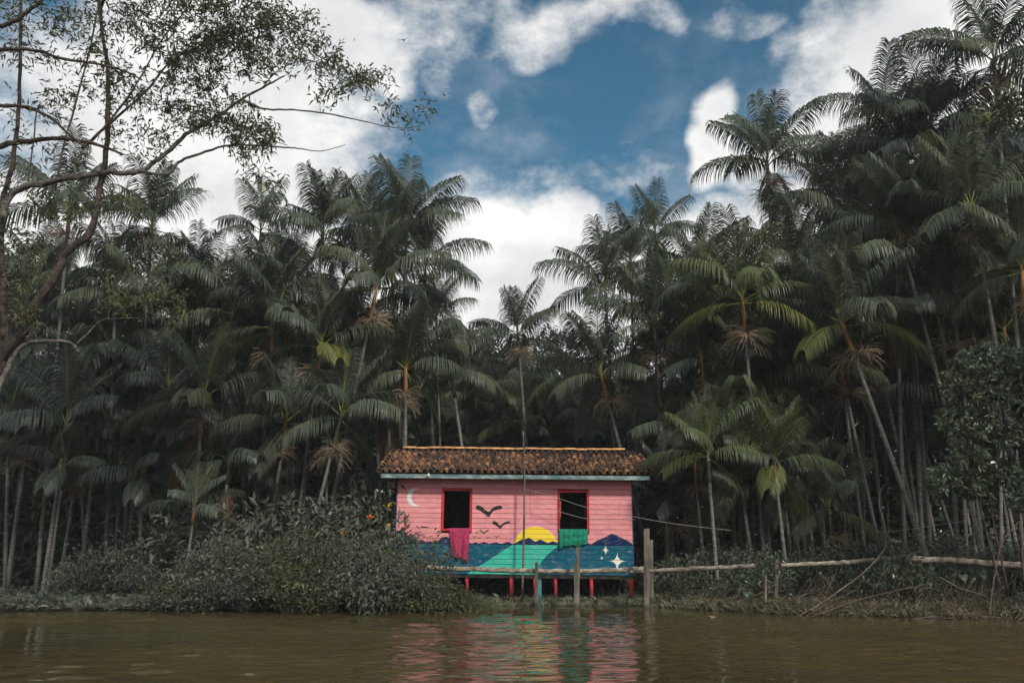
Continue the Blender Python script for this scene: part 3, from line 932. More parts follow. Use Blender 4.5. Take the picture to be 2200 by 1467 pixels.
rod('wire', [P(1130, 1050, 21.85), P(1200, 1070, 21.8), P(1262, 1090, 21.8), P(1364, 1110, 21.8), P(1450, 1125, 21.7), P(1570, 1139, 21.6)], .006, M_wire, 'thin sagging wire crossing the window with green cloth and the house corner', 'wire', 'thin wires', 4)
rod('wire', [P(1150, 1078, 22.1), P(1204, 1099, 22.05), P(1262, 1114, 22.05), P(1310, 1113, 22.05), P(1364, 1116, 22.05)], .005, M_wire, 'lower thin clothes line across the window with green cloth', 'wire', 'thin wires', 4)
rod('wire', [P(1880, 1143, 20.0), P(1960, 1136, 19.8), P(2110, 1112, 19.4), P(2230, 1092, 19.2)], .006, M_wire, 'thin pale wire stretched across the dark trunks near the right edge', 'wire', 'thin wires', 4)

# unclear painted thing seen through the bush, built as a board panel


def painted_boards():
    root = empty('board_panel', P(746, 1215, 23.2), 'low painted board fence in navy, orange and white half hidden by bushes', 'panel')
    o = root.location
    def bd(u0, u1, v0, v1, mat, nm, dy=0):
        a, c = P(u0, v1, 23.2), P(u1, v0, 23.2)
        MB().box(a.x - o.x, c.x - o.x, -.02 + dy, .02 + dy, a.z - o.z, c.z - o.z).build(nm, mat, root)
    bd(690, 800, 1146, 1151, M_navy, 'top_rail', -.03); bd(692, 799, 1152, 1163, M_orange, 'board'); bd(692, 799, 1164, 1170, M_navy, 'board'); bd(692, 799, 1171, 1183, M_white, 'board'); bd(692, 799, 1184, 1205, M_navy, 'board')
    for u in (700, 746, 795): bd(u - 3, u + 3, 1150, 1240, M_darkwood, 'panel_post', .045)


painted_boards()

# ------------------------------------------------------------------ palms
FR = np.random.RandomState(4)


def frond_mesh(e0, bend, L, lmax, n, seed, k_droop=1.0, lo=False):
    """feather palm frond from the origin along +X, base elevation e0, bending down by bend degrees"""
    r = random.Random(seed); b = MB(); rb = MB()
    S = 16; pts = [Vector((0, 0, 0))]; tans = []
    sway = r.uniform(-.25, .25)
    for i in range(S):
        t = i / S; e = R(e0 - bend * (t ** 1.25)); a = sway * t * t
        d = Vector((math.cos(e) * math.cos(a), math.cos(e) * math.sin(a), math.sin(e)))
        tans.append(d); pts.append(pts[-1] + d * (L / S))
    tans.append(tans[-1])
    rad = [.022 * (1 - .85 * i / S) * (L / 2.6) for i in range(S + 1)]
    if lo: rb.tube([pts[i] for i in (0, 5, 10, 16)], [rad[i] for i in (0, 5, 10, 16)], 3, False)
    else: rb.tube(pts, rad, 4, False)
    g = Vector((0, 0, -1))
    for sgn in (-1, 1):
        for i in range(n):
            t = .17 + .83 * (i + r.uniform(-.3, .3)) / n; t = min(t, .995)
            if r.random() < .04: continue
            q = t * S; i0 = min(int(q), S - 1); p = pts[i0].lerp(pts[i0 + 1], q - i0); T = tans[i0].lerp(tans[min(i0 + 1, S)], q - i0).normalized()
            up = Vector((0, 0, 1)) - T * T.z
            if up.length < .2: up = Vector((-1, 0, .0)) - T * (-T.x)
            up.normalize(); side = T.cross(up).normalized() * sgn
            fwd = .42 + .65 * t + r.uniform(-.12, .12)
            d = (side + T * fwd + up * (.10 + r.uniform(-.1, .12))).normalized()
            shape = (.62 + .38 * min(1, (t - .17) / .22)) * (1 - .45 * max(0, (t - .5) / .5) ** 1.6)
            ln = lmax * shape * r.uniform(.88, 1.08)
            wd = .0285 * (lmax / .8) * r.uniform(.85, 1.15) * (.7 + .3 * shape) * (1.9 if lo else 1.0)
            segs = 2 if lo else 3; seg = ln / segs
            wv = (T - d * T.dot(d)).normalized()
            k0 = len(b.v); c = p.copy()
            kd = k_droop * r.uniform(.75, 1.25)
            prof = (.35, 1.0, .0) if lo else (.45, 1.0, .66, .0)
            for s in range(segs + 1):
                h = wd * .5 * prof[s]
                wv = (wv - d * wv.dot(d)).normalized()
                if s == segs: b.v.append(tuple(c))
                else:
                    b.v.append(tuple(c + wv * h)); b.v.append(tuple(c - wv * h))
                    c = c + d * seg
                    d = (d + g * kd * (.50 if s == 0 else .75)).normalized()
            for s in range(segs - 1):
                a = k0 + 2 * s; b.f.append((a, a + 1, a + 3, a + 2))
            a = k0 + 2 * (segs - 1); b.f.append((a, a + 1, a + 2))
    nl = len(b.f); k0 = len(b.v)
    b.v += rb.v; b.f += [tuple(k0 + i for i in f) for f in rb.f]
    return b, nl


CLASSES = [(86, 16, 2.15, .74, 1.5), (75, 28, 2.35, .86, 1.9), (62, 44, 2.45, .95, 2.3), (44, 62, 2.5, 1.0, 2.6), (24, 64, 2.4, .98, 2.6), (0, 56, 2.3, .90, 2.3), (-36, 42, 2.1, .78, 1.4), (-70, 14, 2.0, .62, .8)]
FRONDS = []
for ci, (e0, bend, L, lm, kd) in enumerate(CLASSES):
    row = []
    for k in range(3):
        b, nl = frond_mesh(e0 + (k - 1) * 5, bend * (1 + (k - 1) * .14), L * (1 + (k - 1) * .05), lm * 1.09, 66, ci * 10 + k, kd)
        me = b.mesh('frond', M_frond)
        me.materials.append(M_rachis)
        me.polygons.foreach_set('material_index', [0] * nl + [1] * (len(b.f) - nl))
        row.append(me)
    FRONDS.append(row)
LOWF = [frond_mesh(e0, bend, L, lm, 20, 90 + i, kd, True)[0] for i, (e0, bend, L, lm, kd) in enumerate(CLASSES[:7])]


def broom_mesh(seed):
    r = random.Random(seed); b = MB()
    b.tube([(0, 0, 0), (.12, 0, .06), (.28, 0, .02)], [.02, .018, .012], 5)
    for i in range(54):
        a = r.uniform(-1.9, 1.9); e = r.uniform(-.6, 1.0); L = r.uniform(.45, .7)
        d = Vector((math.cos(a) * math.cos(e), math.sin(a) * math.cos(e), math.sin(e))); p = Vector((.10 + .18 * r.random(), 0, .03)); pts = [p]
        for s in range(3):
            p = p + d * (L / 3); d = (d + Vector((0, 0, -.5))).normalized(); pts.append(p)
        b.tube(pts, [.008, .007, .006, .004], 3, False)
    return b.mesh('flower_broom', M_broom)


BROOMS = [broom_mesh(i) for i in range(3)]


def palm(u, v, Y, ub, Yb=None, s=1.0, label=None, group=None, seed=0, nf=11, up=1.0, brooms=1, yellow=0, dead=0, shaft=None, low=0.0, bend=0.5, wide=1.0, cat='palm', leaf=None):
    """slim clustering palm: trunk from the bank to the crown, crownshaft, arching fronds, spent flower brooms"""
    r = random.Random(seed * 7 + 1)
    C = P(u, v, Y); Yb = Yb or Y
    bx = (ub - W_ / 2) / F_ * Yb * 1.0
    base = Vector((bx, Yb, ground_z(bx, Yb)))
    root = empty('acai_palm', base, label, cat, group)
    H = C - base
    hh = H.length
    # trunk leans from the base and straightens towards the crown
    mid = base + H * .5 + Vector((H.x * (bend - .5) * .5, H.y * (bend - .5) * .5, hh * .0)) + Vector((r.uniform(-.1, .1), r.uniform(-.1, .1), 0)) * (hh * .06)
    n = 14; path = []
    for i in range(n + 1):
        t = i / n
        path.append(base * (1 - t) ** 2 + mid * (2 * t * (1 - t)) + C * t * t - base)
    path[0].z -= .1
    shaft_len = .95 * s
    k = max(1, int(round(n * (1 - shaft_len / hh))))
    r0 = r.uniform(.058, .072) * s ** .5
    tp = path[:k + 1]
    MB().tube(tp, [r0 * (1.25 if i == 0 else 1.0 - .32 * i / n) for i in range(len(tp))], 7).build('trunk', M_trunk, root, True)
    cp = [path[k].lerp(path[-1], q) for q in (0, .25, .6, 1.0)]
    MB().tube(cp, [r0 * .85, r0 * 1.05, r0 * .9, r0 * .55], 7).build('crownshaft', shaft or r.choice((M_shaft_g, M_shaft_g, M_shaft_o)), root, True)
    top = path[-1]
    ax = (path[-1] - path[-3]).normalized()
    a0 = r.uniform(0, 6.28)
    nf += 1
    for i in range(nf):
        t = i / max(1, nf - 1)
        q = min(6.0, (t ** 1.0) * (4.9 + low) * up + r.uniform(-.3, .3)); q = max(0, q)
        ci = int(round(q))
        me = FRONDS[ci][r.randrange(3)]
        az = a0 + i * 2.39996 + r.uniform(-.3, .3)
        off = top - ax * (.22 * s * t)
        m = None
        fs = s * r.uniform(.80, .98) * wide
        o = inst('frond', me, root, off, (r.uniform(-.06, .06), r.uniform(-.08, .08), az), fs)
        if leaf: o.material_slots[0].link = 'OBJECT'; o.material_slots[0].material = leaf
        if i >= nf - yellow: o.material_slots[0].link = 'OBJECT'; o.material_slots[0].material = M_frond_y
    # the unopened spear leaf
    MB().tube([top - ax * .1, top + ax * (.7 * s) + Vector((r.uniform(-.05, .05), 0, 0)), top + ax * (1.35 * s) + Vector((r.uniform(-.12, .12), 0, 0))], [.02, .013, .003], 5).build('spear_leaf', M_shaft_g, root, True)
    for i in range(dead):
        o = inst('dead_frond', FRONDS[7][r.randrange(3)], root, path[k], (0, 0, r.uniform(0, 6.28)), s * .95)
        o.material_slots[0].link = 'OBJECT'; o.material_slots[0].material = M_frond_d
    for i in range(brooms):
        inst('flower_broom', BROOMS[r.randrange(3)], root, path[k] - ax * (.05 + .12 * i), (r.uniform(-.2, .2), r.uniform(-.2, .3), -1.2 + i * 2.6 + r.uniform(-.5, .5)), s * r.uniform(.9, 1.2))
    return root


PL = 'slim palms left of the pink house'
PR = 'slim palms right of the pink house'
PM = 'slim palms behind the pink house'
NAMED = [
    # u, v, Y, base u, base Y, scale, label, group, extras
    (150, 450, 25, 120, None, 1.15, 'dark palm behind the pale curving limb at the picture left edge', PL, {}),
    (327, 480, 27, 305, None, 1.1, 'dark palm whose crown stands against white cloud beside the leaning brown stem', PL, dict(nf=12)),
    (560, 490, 29.5, 566, None, 1.0, 'palm with thin bare crown against cloud between two taller crowns left of house', PL, dict(nf=10)),
    (693, 500, 26.5, 655, None, 1.15, 'tall dense palm with pointed upright fronds under the end of leafy branches', PL, dict(up=.85, nf=13)),
    (783, 480, 30, 770, None, 1.05, 'pale palm just left of the tallest crown in the left stand', PL, dict(up=.9)),
    (874, 478, 28, 862, None, 1.15, 'tallest palm of the stand left of the house, upright fronds on blue sky', PL, dict(up=.9, nf=12)),
    (912, 560, 30, 950, None, 1.1, 'palm with drooping fronds reaching out over the bright cloud left of centre', PL, dict(low=.6, nf=12)),
    (938, 680, 33, 962, None, .95, 'small palm low against the cloud at the inner end of left stand', PL, {}),
    (812, 605, 25, 690, None, 1.1, 'leaning palm with orange shaft and pale round flower broom, left stand', PL, dict(shaft=M_shaft_o, brooms=2, nf=12)),
    (690, 735, 24.3, 640, None, 1.0, 'palm with yellowing orange lower frond and pinkish flower broom, left stand', PL, dict(yellow=2, shaft=M_shaft_o)),
    (872, 785, 26, 876, None, 1.05, 'palm standing behind the left end of the tiled roof', PL, dict(low=.4, brooms=2)),
    (735, 885, 23.4, 655, None, 1.0, 'low palm with broad arching fronds just left of the tiled roof', PL, dict(low=.7, brooms=2, nf=10)),
    (615, 900, 24, 585, None, 1.0, 'low palm with wide drooping fronds above the big waterside bush', PL, dict(low=.8, nf=9)),
    (440, 845, 24, 430, None, 1.05, 'shaded palm with one pale hanging frond above the dead brown skirt', PL, dict(low=.6, dead=3, nf=9)),
    (420, 1085, 22.4, 420, None, .62, 'young stemless looking palm low in the dark thicket at left', PL, dict(nf=9, brooms=0)),
    (250, 610, 26.5, 262, None, 1.1, 'dark palm directly behind the bend of the leaning brown stem', PL, dict(low=.5)),
    (425, 610, 28, 400, None, 1.1, 'dark palm with folded pointed crown under the thin branch ends', PL, {}),
    (500, 660, 27, 510, None, 1.15, 'dark bushy palm in front of the thin crowned palm left of centre', PL, dict(low=.5, nf=13)),
    (590, 690, 25.5, 560, None, 1.1, 'shaded palm below the tall dense pointed palm', PL, dict(low=.5, nf=12)),
    (1112, 715, 30, 1152, None, 1.02, 'lone slender palm above the middle of the roof, crown on white cloud', PM, dict(nf=10, brooms=2, yellow=0, shaft=M_shaft_g)),
    (968, 790, 28, 1040, None, 1.0, 'palm with pale slanting trunk rising behind the roof left of centre', PM, dict(nf=9, brooms=0)),
    (1290, 800, 27, 1400, None, 1.12, 'palm with long low fronds above the right half of the roof', PM, dict(low=.7, nf=12)),
    (1408, 500, 34, 1405, None, 1.05, 'small distant palm whose crown peeks above the right stand by the blue sky', PR, dict(yellow=0)),
    (1300, 615, 29, 1330, None, 1.1, 'palm at the inner end of the right stand, fronds reaching over cloud', PR, dict(nf=12)),
    (1355, 560, 31, 1370, None, 1.05, 'pale palm below the small distant crown in right stand', PR, dict(nf=12)),
    (1405, 690, 26, 1440, None, 1.1, 'palm with a yellow midrib frond hanging straight down, right stand', PR, dict(low=.6, nf=12, yellow=2)),
    (1648, 345, 26.5, 1690, None, 1.2, 'tall palm with upright fan of fronds on blue sky right of centre', PR, dict(up=.85, nf=13, brooms=2, low=.3)),
    (1790, 410, 29, 1790, None, 1.1, 'palm behind and right of the upright fan crowned palm', PR, dict(nf=12)),
    (1885, 400, 30, 1880, None, 1.1, 'palm with crown tip against the big white cloud, right stand', PR, dict(nf=12)),
    (1595, 635, 23.6, 1625, None, 1.15, 'big bright palm with red brown flower broom in front of right stand', PR, dict(low=.5, nf=13, yellow=3, brooms=2, shaft=M_shaft_o, leaf=M_frond_b)),
    (1805, 685, 22.8, 1985, 21.4, 1.12, 'palm on a long trunk leaning left, with dry brooms and a yellowing frond', PR, dict(low=.6, nf=12, yellow=2, brooms=2, shaft=M_shaft_o, bend=.45)),
    (1925, 480, 24.3, 2090, 23, 1.12, 'dark palm on a pale thin trunk slanting towards the right edge', PR, dict(low=.4, nf=12, bend=.45)),
    (2000, 260, 25, 2080, 24, 1.2, 'high dark palm outlined against white cloud near the right edge', PR, dict(nf=13, low=.3)),
    (2135, 125, 23, 2190, None, 1.25, 'highest palm at the top right corner', PR, dict(nf=14, low=.4)),
    (2085, 440, 22.5, 2185, 21.5, 1.15, 'dark palm with wide pale flower brooms below the top right crowns', PR, dict(nf=12, low=.5, brooms=2, bend=.45)),
    (2195, 570, 21.5, 2197, None, 1.05, 'dark palm with drooping fronds cut by the right picture edge', PR, dict(low=.7)),
    (1662, 985, 21.9, 1672, None, .84, 'low bright green palm with a hanging yellow frond beside the house', PR, dict(low=.5, nf=12, yellow=3, brooms=0, shaft=M_shaft_o, leaf=M_frond_b)),
    (1520, 970, 21.7, 1526, None, .78, 'low bright green palm standing nearest the right roof corner', PR, dict(low=.6, nf=13, yellow=3, brooms=0, leaf=M_frond_b)),
    (1500, 590, 28, 1520, None, 1.15, 'palm filling the dip between the upright fan crown and distant crown', PR, dict(nf=13, low=.4)),
    (1700, 560, 26.5, 1720, None, 1.15, 'dark palm between the red broomed palm and upright fan crown', PR, dict(nf=13, low=.5)),
]
for i, (u, v, Y, ub, Yb, s, lab, grp, ex) in enumerate(NAMED):
    palm(u, v, Y, ub, Yb, s, lab, grp, seed=i + 1, **ex)

FILL = []
rf = random.Random(77)


ORD = ['first', 'second', 'third', 'fourth', 'fifth', 'sixth', 'seventh', 'eighth', 'ninth', 'tenth', 'eleventh', 'twelfth', 'thirteenth', 'fourteenth', 'fifteenth', 'sixteenth', 'seventeenth',
       'eighteenth', 'nineteenth', 'twentieth', 'twenty-first', 'twenty-second', 'twenty-third', 'twenty-fourth', 'twenty-fifth', 'twenty-sixth', 'twenty-seventh', 'twenty-eighth']


def nth(i, label): return label + ', ' + ORD[i] + ' from left'


def fill(n, u0, u1, v0, v1, y0, y1, s0, s1, label, group, lean=60, tone=0, **kw):
    for i in range(n):
        u = u0 + (u1 - u0) * (i + rf.uniform(.1, .9)) / n
        v = rf.uniform(v0, v1); Y = rf.uniform(y0, y1)
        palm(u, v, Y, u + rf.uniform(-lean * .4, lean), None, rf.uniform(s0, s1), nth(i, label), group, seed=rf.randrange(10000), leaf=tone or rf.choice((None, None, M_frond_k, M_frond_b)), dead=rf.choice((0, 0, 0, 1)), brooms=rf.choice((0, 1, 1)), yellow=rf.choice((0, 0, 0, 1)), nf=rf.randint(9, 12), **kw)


fill(13, -80, 480, 600, 740, 27, 33, 1.0, 1.15, 'dark palm in the crowded stand behind the leaning tree', 'crowded palms behind the leaning tree')
fill(11, -60, 560, 800, 930, 23.5, 28, .9, 1.1, 'shaded low palm in the gloomy thicket on the left bank', 'low palms of the gloomy left thicket', tone=M_frond_k, shaft=M_shaft_g)  # all dark leaf: the gloom of the left bank is in the colour
fill(13, 470, 870, 600, 820, 26, 33, .95, 1.1, 'palm in the middle depth of the stand left of the house', 'middle palms of the left stand')
fill(20, 870, 1440, 845, 945, 32.5, 41, .75, 1.0, 'short palm in the sunlit hollow far behind the tiled roof', 'short palms in the hollow behind the roof', 40, low=.3)
fill(12, 1420, 1800, 640, 830, 25.5, 32, 1.0, 1.15, 'palm in the middle depth of the stand right of the house', 'middle palms of the right stand')
fill(16, 1780, 2300, 420, 700, 24, 31, 1.05, 1.25, 'dark palm in the crowded tall stand near the right edge', 'crowded tall palms on the right', 120)
fill(9, 1830, 2270, 240, 520, 24.5, 29, 1.15, 1.35, 'tall dark palm massed among the top right crowns', 'massed tall palms at the top right', 90, tone=M_frond_k, low=.4)  # dark leaf colour stands in for shade at the right edge
fill(12, 1400, 1800, 760, 960, 24.5, 30, .8, 1.0, 'low shaded palm among the pale trunks right of the house', 'low palms among the right trunks', 60)
fill(9, 1780, 2260, 700, 900, 24.5, 30, .9, 1.1, 'low dark palm in the black shade of right bank', 'low palms in the right shade', 100)

fill(5, 120, 640, 960, 1060, 24, 27, .7, .9, 'very low dark palm behind the waterside bush', 'lowest palms behind the waterside bush', 30, tone=M_frond_k, shaft=M_shaft_g, low=.5)  # leaf colour kept dark in place of shade behind the bush
fill(8, 1420, 1800, 980, 1090, 22.6, 25, .65, .9, 'lowest palm behind the log rails right of the house', 'lowest palms behind the log rails', 30, low=.5)


# ------------------------------------------------------------------ far wood behind everything
def far_wood():
    r = random.Random(21); b = MB()
    prof_u = [-400, 0, 250, 320, 420, 700, 900, 1000, 1400, 1500, 1700, 2000, 2600]
    prof_v = [640, 640, 660, 800, 700, 690, 700, 790, 790, 640, 560, 460, 430]
    for i in range(420):
        Y = r.uniform(37, 62); u = r.uniform(-350, 2550)
        vt = np.interp(u, prof_u, prof_v); v = r.uniform(vt + 45, min(vt + 420, 1060))
        c = P(u, v, Y); s = r.uniform(1.2, 1.6)
        for k in range(11):
            m = LOWF[min(6, int(k * .62))]; a = k * 2.4 + r.uniform(0, 1); ca, sa = math.cos(a) * s, math.sin(a) * s
            k0 = len(b.v)
            V = np.array(m.v); X = np.stack([V[:, 0] * ca - V[:, 1] * sa + c.x, V[:, 0] * sa + V[:, 1] * ca + c.y, V[:, 2] * s + c.z], 1)
            b.v += X.tolist(); b.f += [tuple(k0 + q for q in f) for f in m.f]
    tag(b.build('far_forest', M_far_leaf), 'far dense palm forest closing the view behind the stands', 'forest', kind='stuff')
    # leafy lower storey of the same wood
    n = 52000
    rs = np.random.RandomState(5)
    Y = rs.uniform(33, 60, n); u = rs.uniform(-450, 2650, n); vt = np.interp(u, prof_u, prof_v) + 130
    x = (u - 1100) / F_ * Y
    zt = np.array([P(a, min(c, 1080), d).z for a, c, d in zip(u, vt, Y)])
    z = .1 + rs.uniform(0, 1, n) ** 1.5 * zt
    pos = np.stack([x, Y, z], 1)
    dr = rs.normal(size=(n, 3)); dr[:, 2] = dr[:, 2] * .5 - .3; sd = rs.normal(size=(n, 3))
    lw = MB().leaves(pos, dr, sd, rs.uniform(.45, .9, n), rs.uniform(.22, .45, n))
    n = 60000
    Y = rs.uniform(29.5, 34, n); u = rs.uniform(-400, 2600, n); x = (u - 1100) / F_ * Y
    z = .1 + rs.uniform(0, 1, n) ** 1.3 * np.where(abs(u - 1120) < 330, 2.6, np.where(u > 1750, 8.0, 5.0)) * (1 + .25 * np.sin(x * 1.7))
    dr = rs.normal(size=(n, 3)); dr[:, 2] = dr[:, 2] * .5 - .2
    lw.leaves(np.stack([x, Y, z], 1), dr, rs.normal(size=(n, 3)), rs.uniform(.25, .55, n), rs.uniform(.12, .26, n))
    tag(lw.build('far_undergrowth', M_far_leaf), 'leafy lower storey of the far forest seen between trunks', 'forest', kind='stuff')


far_wood()


# ------------------------------------------------------------------ broadleaf trees (skeleton + leaf clusters)
def leafy_tree(name, label, cat, base, limbs, clusters, leaf_mat, wood_mats, seed, leaf_len=(.12, .18), leaf_w=.32, per=(10, 16), spread=.22, twig_r=.006, droop=.3, upward=.2, group=None):
    """limbs: list of (points, r0, r1, material index); clusters: world points carrying a spray of leaves"""
    rs = np.random.RandomState(seed); r = random.Random(seed)
    root = empty(name, base, label, cat, group)
    nodes = []; o = Vector(base)
    for i, (pts, r0, r1, mi) in enumerate(limbs):
        path = smooth_path(pts, 5)
        m = len(path)
        rr = [(r0 + (r1 - r0) * k / (m - 1)) * r.uniform(.9, 1.1) for k in range(m)]
        path = [p + Vector((r.uniform(-1, 1), r.uniform(-1, 1), r.uniform(-1, 1))) * rr[k] * .35 for k, p in enumerate(path)]
        MB().tube([p - o for p in path], rr, 8).build('trunk' if i == 0 else 'branch', wood_mats[mi], root, True)
        nodes += [tuple(p) for p in path]
    nodes = np.array(nodes); cl = np.array([tuple(c) for c in clusters])
    d0 = np.array([np.min(np.linalg.norm(nodes - c, axis=1)) for c in cl]); order = np.argsort(d0)
    tw = MB(); LP, LD, LS = [], [], []
    have = list(nodes); arr = np.array(have)
    for idx in order:
        c = cl[idx]; dist = np.linalg.norm(arr - c, axis=1); j = int(np.argmin(dist)); a = Vector(arr[j]); cc = Vector(c)
        L = (cc - a).length
        m1 = a.lerp(cc, .5) + Vector((r.uniform(-1, 1), r.uniform(-1, 1), r.uniform(-.3, 1))) * L * .13
        tw.tube([a - o, m1 - o, cc - o], [min(.02, twig_r * (1 + L)), twig_r, twig_r * .5], 3, False)
        arr = np.vstack([arr, np.array([tuple(m1), tuple(cc)])])
        n = rs.randint(*per); g = (cc - a).normalized() if L > .01 else Vector((0, 0, 1))
        p = np.array(tuple(cc)) - np.outer(rs.uniform(0, spread * 1.6, n), np.array(tuple(g))) + rs.normal(size=(n, 3)) * spread * .35
        dd = rs.normal(size=(n, 3)) * .75 + np.array(tuple(g)) * .7 + np.array([0, 0, upward]); LP.append(p); LD.append(dd); LS.append(rs.normal(size=(n, 3)) + np.array([0, 0, 0.]))
    LP, LD, LS = np.vstack(LP), np.vstack(LD), np.vstack(LS); n = len(LP)
    ln = rs.uniform(*leaf_len, n)
    tag(tw.build('twigs', M_twig, root), kind='stuff')
    lf = MB().leaves(LP - np.array(tuple(o)), LD, LS, ln, ln * leaf_w * rs.uniform(.8, 1.2, n), droop=droop)
    lf.build('crown', leaf_mat, root)
    return root


def blob(u, v, ru, rv, n, Y0, Y1, r):
    out = []
    while len(out) < n:
        a, b = r.uniform(-1, 1), r.uniform(-1, 1)
        if a * a + b * b < 1: out.append(P(u + a * ru, v + b * rv, r.uniform(Y0, Y1)))
    return out


def left_tree():
    r = random.Random(31)
    def pp(l, Y): return [P(a[0], a[1], (a[2] if len(a) > 2 else Y)) for a in l]
    k = 16.5 / 1800 / 2 * .68
    limbs = [
        (pp([(-120, 1330, 18.3), (-95, 1150, 18), (-60, 950, 17.6), (-15, 800, 17.2), (45, 715), (100, 620), (150, 535), (192, 503), (212, 420), (231, 300), (231, 160), (214, 20), (205, -60)], 16.8), 44 * k, 9 * k, 1),
        (pp([(-70, 1000, 17.6), (-20, 860, 17.4), (10, 740), (6, 600), (4, 450), (30, 330), (42, 180), (46, 0), (48, -60)], 17.0), 30 * k, 7 * k, 1),
        (pp([(4, 470), (30, 412), (130, 386), (220, 372), (298, 368), (345, 338), (400, 290), (460, 255), (520, 213), (565, 188), (612, 163)], 16.7), 26 * k, 5 * k, 0),
        (pp([(520, 213), (545, 226), (575, 235), (640, 237), (700, 244), (760, 256), (850, 275), (900, 270), (926, 246)], 16.5), 9 * k, 2 * k, 0),
        (pp([(298, 368), (360, 374), (382, 350), (430, 330), (500, 312), (600, 316), (640, 319), (690, 325), (742, 311)], 16.4), 13 * k, 2 * k, 0),
        (pp([(-60, 335), (20, 310), (80, 300), (140, 299), (215, 312), (262, 332)], 16.2), 22 * k, 8 * k, 1),
        (pp([(-60, 225), (10, 228), (60, 231), (110, 255), (150, 290), (185, 318)], 15.8), 15 * k, 6 * k, 1),
        (pp([(-60, 110), (20, 106), (80, 110), (140, 128), (200, 136), (260, 150), (305, 172)], 15.6), 15 * k, 5 * k, 1),
        (pp([(175, 320), (240, 262), (310, 200), (370, 130), (440, 95), (520, 70), (610, 45)], 16.2), 10 * k, 3 * k, 1),
        (pp([(200, 300), (260, 230), (300, 170), (345, 90), (400, 20), (430, -40)], 15.9), 8 * k, 3 * k, 1),
        (pp([(-50, 70), (20, 50), (60, 25), (100, -10), (130, -50)], 15.9), 17 * k, 8 * k, 1),
        (pp([(470, 250), (540, 280), (600, 307), (618, 312)], 16.6), 5 * k, 2 * k, 0),
        (pp([(-15, 870), (18, 785), (50, 742), (100, 733), (150, 736), (170, 758)], 16.4), 18 * k, 8 * k, 0),
        (pp([(165, 738), (190, 715), (215, 690), (250, 684), (330, 683), (415, 681)], 16.3), 5 * k, 2 * k, 0),
        (pp([(565, 188), (600, 150), (660, 130), (720, 150), (790, 170), (840, 185)], 16.4), 5 * k, 2 * k, 0),
        (pp([(120, 400), (135, 320), (160, 230), (190, 120), (210, 20)], 17.4), 8 * k, 6 * k, 0),
        (pp([(60, 395), (70, 320), (79, 235)], 16.9), 6 * k, 5 * k, 0),
        (pp([(214, 20), (280, -120, 15.8), (380, -250, 14.8), (500, -340, 14)], 16.5), 12 * k, 4 * k, 1),
        (pp([(46, 0), (90, -150, 16), (160, -300, 15), (200, -420, 14)], 16.5), 12 * k, 4 * k, 1),
        (pp([(430, -40), (520, -150, 15), (620, -260, 14)], 15.9), 6 * k, 3 * k, 1),
        (pp([(-60, 950, 17.6), (-160, 760, 16.8), (-270, 560, 15.8), (-380, 360, 14.8), (-450, 200, 14.2)], 16), 30 * k, 8 * k, 1),
        (pp([(-20, 500, 17), (-120, 330, 16.4), (-200, 150, 15.6), (-250, 0, 15)], 16), 20 * k, 6 * k, 1),
    ]
    cl = []
    for (u, v, ru, rv, n) in ((60, 60, 110, 90, 60), (240, 50, 120, 70, 75), (390, 55, 110, 75, 120), (510, 55, 90, 65, 120), (590, 45, 60, 50, 40), (450, 140, 100, 55, 85), (330, 180, 110, 60, 60),
                              (190, 190, 100, 60, 40), (470, 240, 75, 45, 55), (540, 300, 55, 45, 55), (400, 240, 60, 40, 30), (300, 300, 70, 40, 25), (590, 130, 50, 45, 30), (650, 75, 50, 55, 26), (690, 120, 60, 40, 22),
                              (740, 165, 70, 30, 26), (800, 175, 45, 35, 20), (700, 205, 50, 20, 10), (835, 230, 25, 25, 6), (870, 265, 18, 10, 4), (915, 228, 14, 12, 4), (60, 260, 70, 40, 14), (120, 350, 70, 40, 12),
                              (560, 385, 50, 25, 10), (280, 630, 70, 40, 34), (370, 645, 35, 40, 18), (110, 450, 90, 40, 26), (225, 430, 50, 25, 14), (300, 450, 25, 20, 6), (-20, 420, 60, 100, 25), (40, 560, 60, 70, 40), (40, 670, 45, 50, 22)):
        cl += blob(u, v, ru, rv, int(n * 1.25), 15.7, 17.4, r)
    for (u, v, ru, rv, n) in ((-150, 100, 150, 200, 120), (-330, 250, 200, 250, 150), (-250, 520, 160, 160, 110), (-500, 450, 180, 250, 120), (-160, 700, 100, 120, 60), (-480, 720, 200, 200, 150), (-650, 560, 180, 260, 140), (-300, 860, 160, 120, 90)):  # unseen crown left of the frame, put in as a shade caster
        cl += blob(u, v, ru, rv, n // 2, 12.5, 17.5, r)
    for (u, v, ru, rv, n) in ((60, -150, 200, 100, 130), (250, -200, 200, 130, 170), (450, -220, 200, 130, 170), (620, -240, 160, 120, 110), (350, -420, 300, 120, 130)):  # crown carried on above the frame, unseen, to shade the left bank
        cl += blob(u, v, ru, rv, n, 12.3, 16.5, r)
    b = P(-120, 1330, 18.3); b.z = .1
    leafy_tree('overhanging_tree', 'big leaning broadleaf tree overhanging the water from the left bank', 'tree', b, limbs, cl, M_tree_leaf, (M_bark, M_bark_red), 9, (.12, .19), .25, (8, 13), .24, .005, .25, .15)


left_tree()


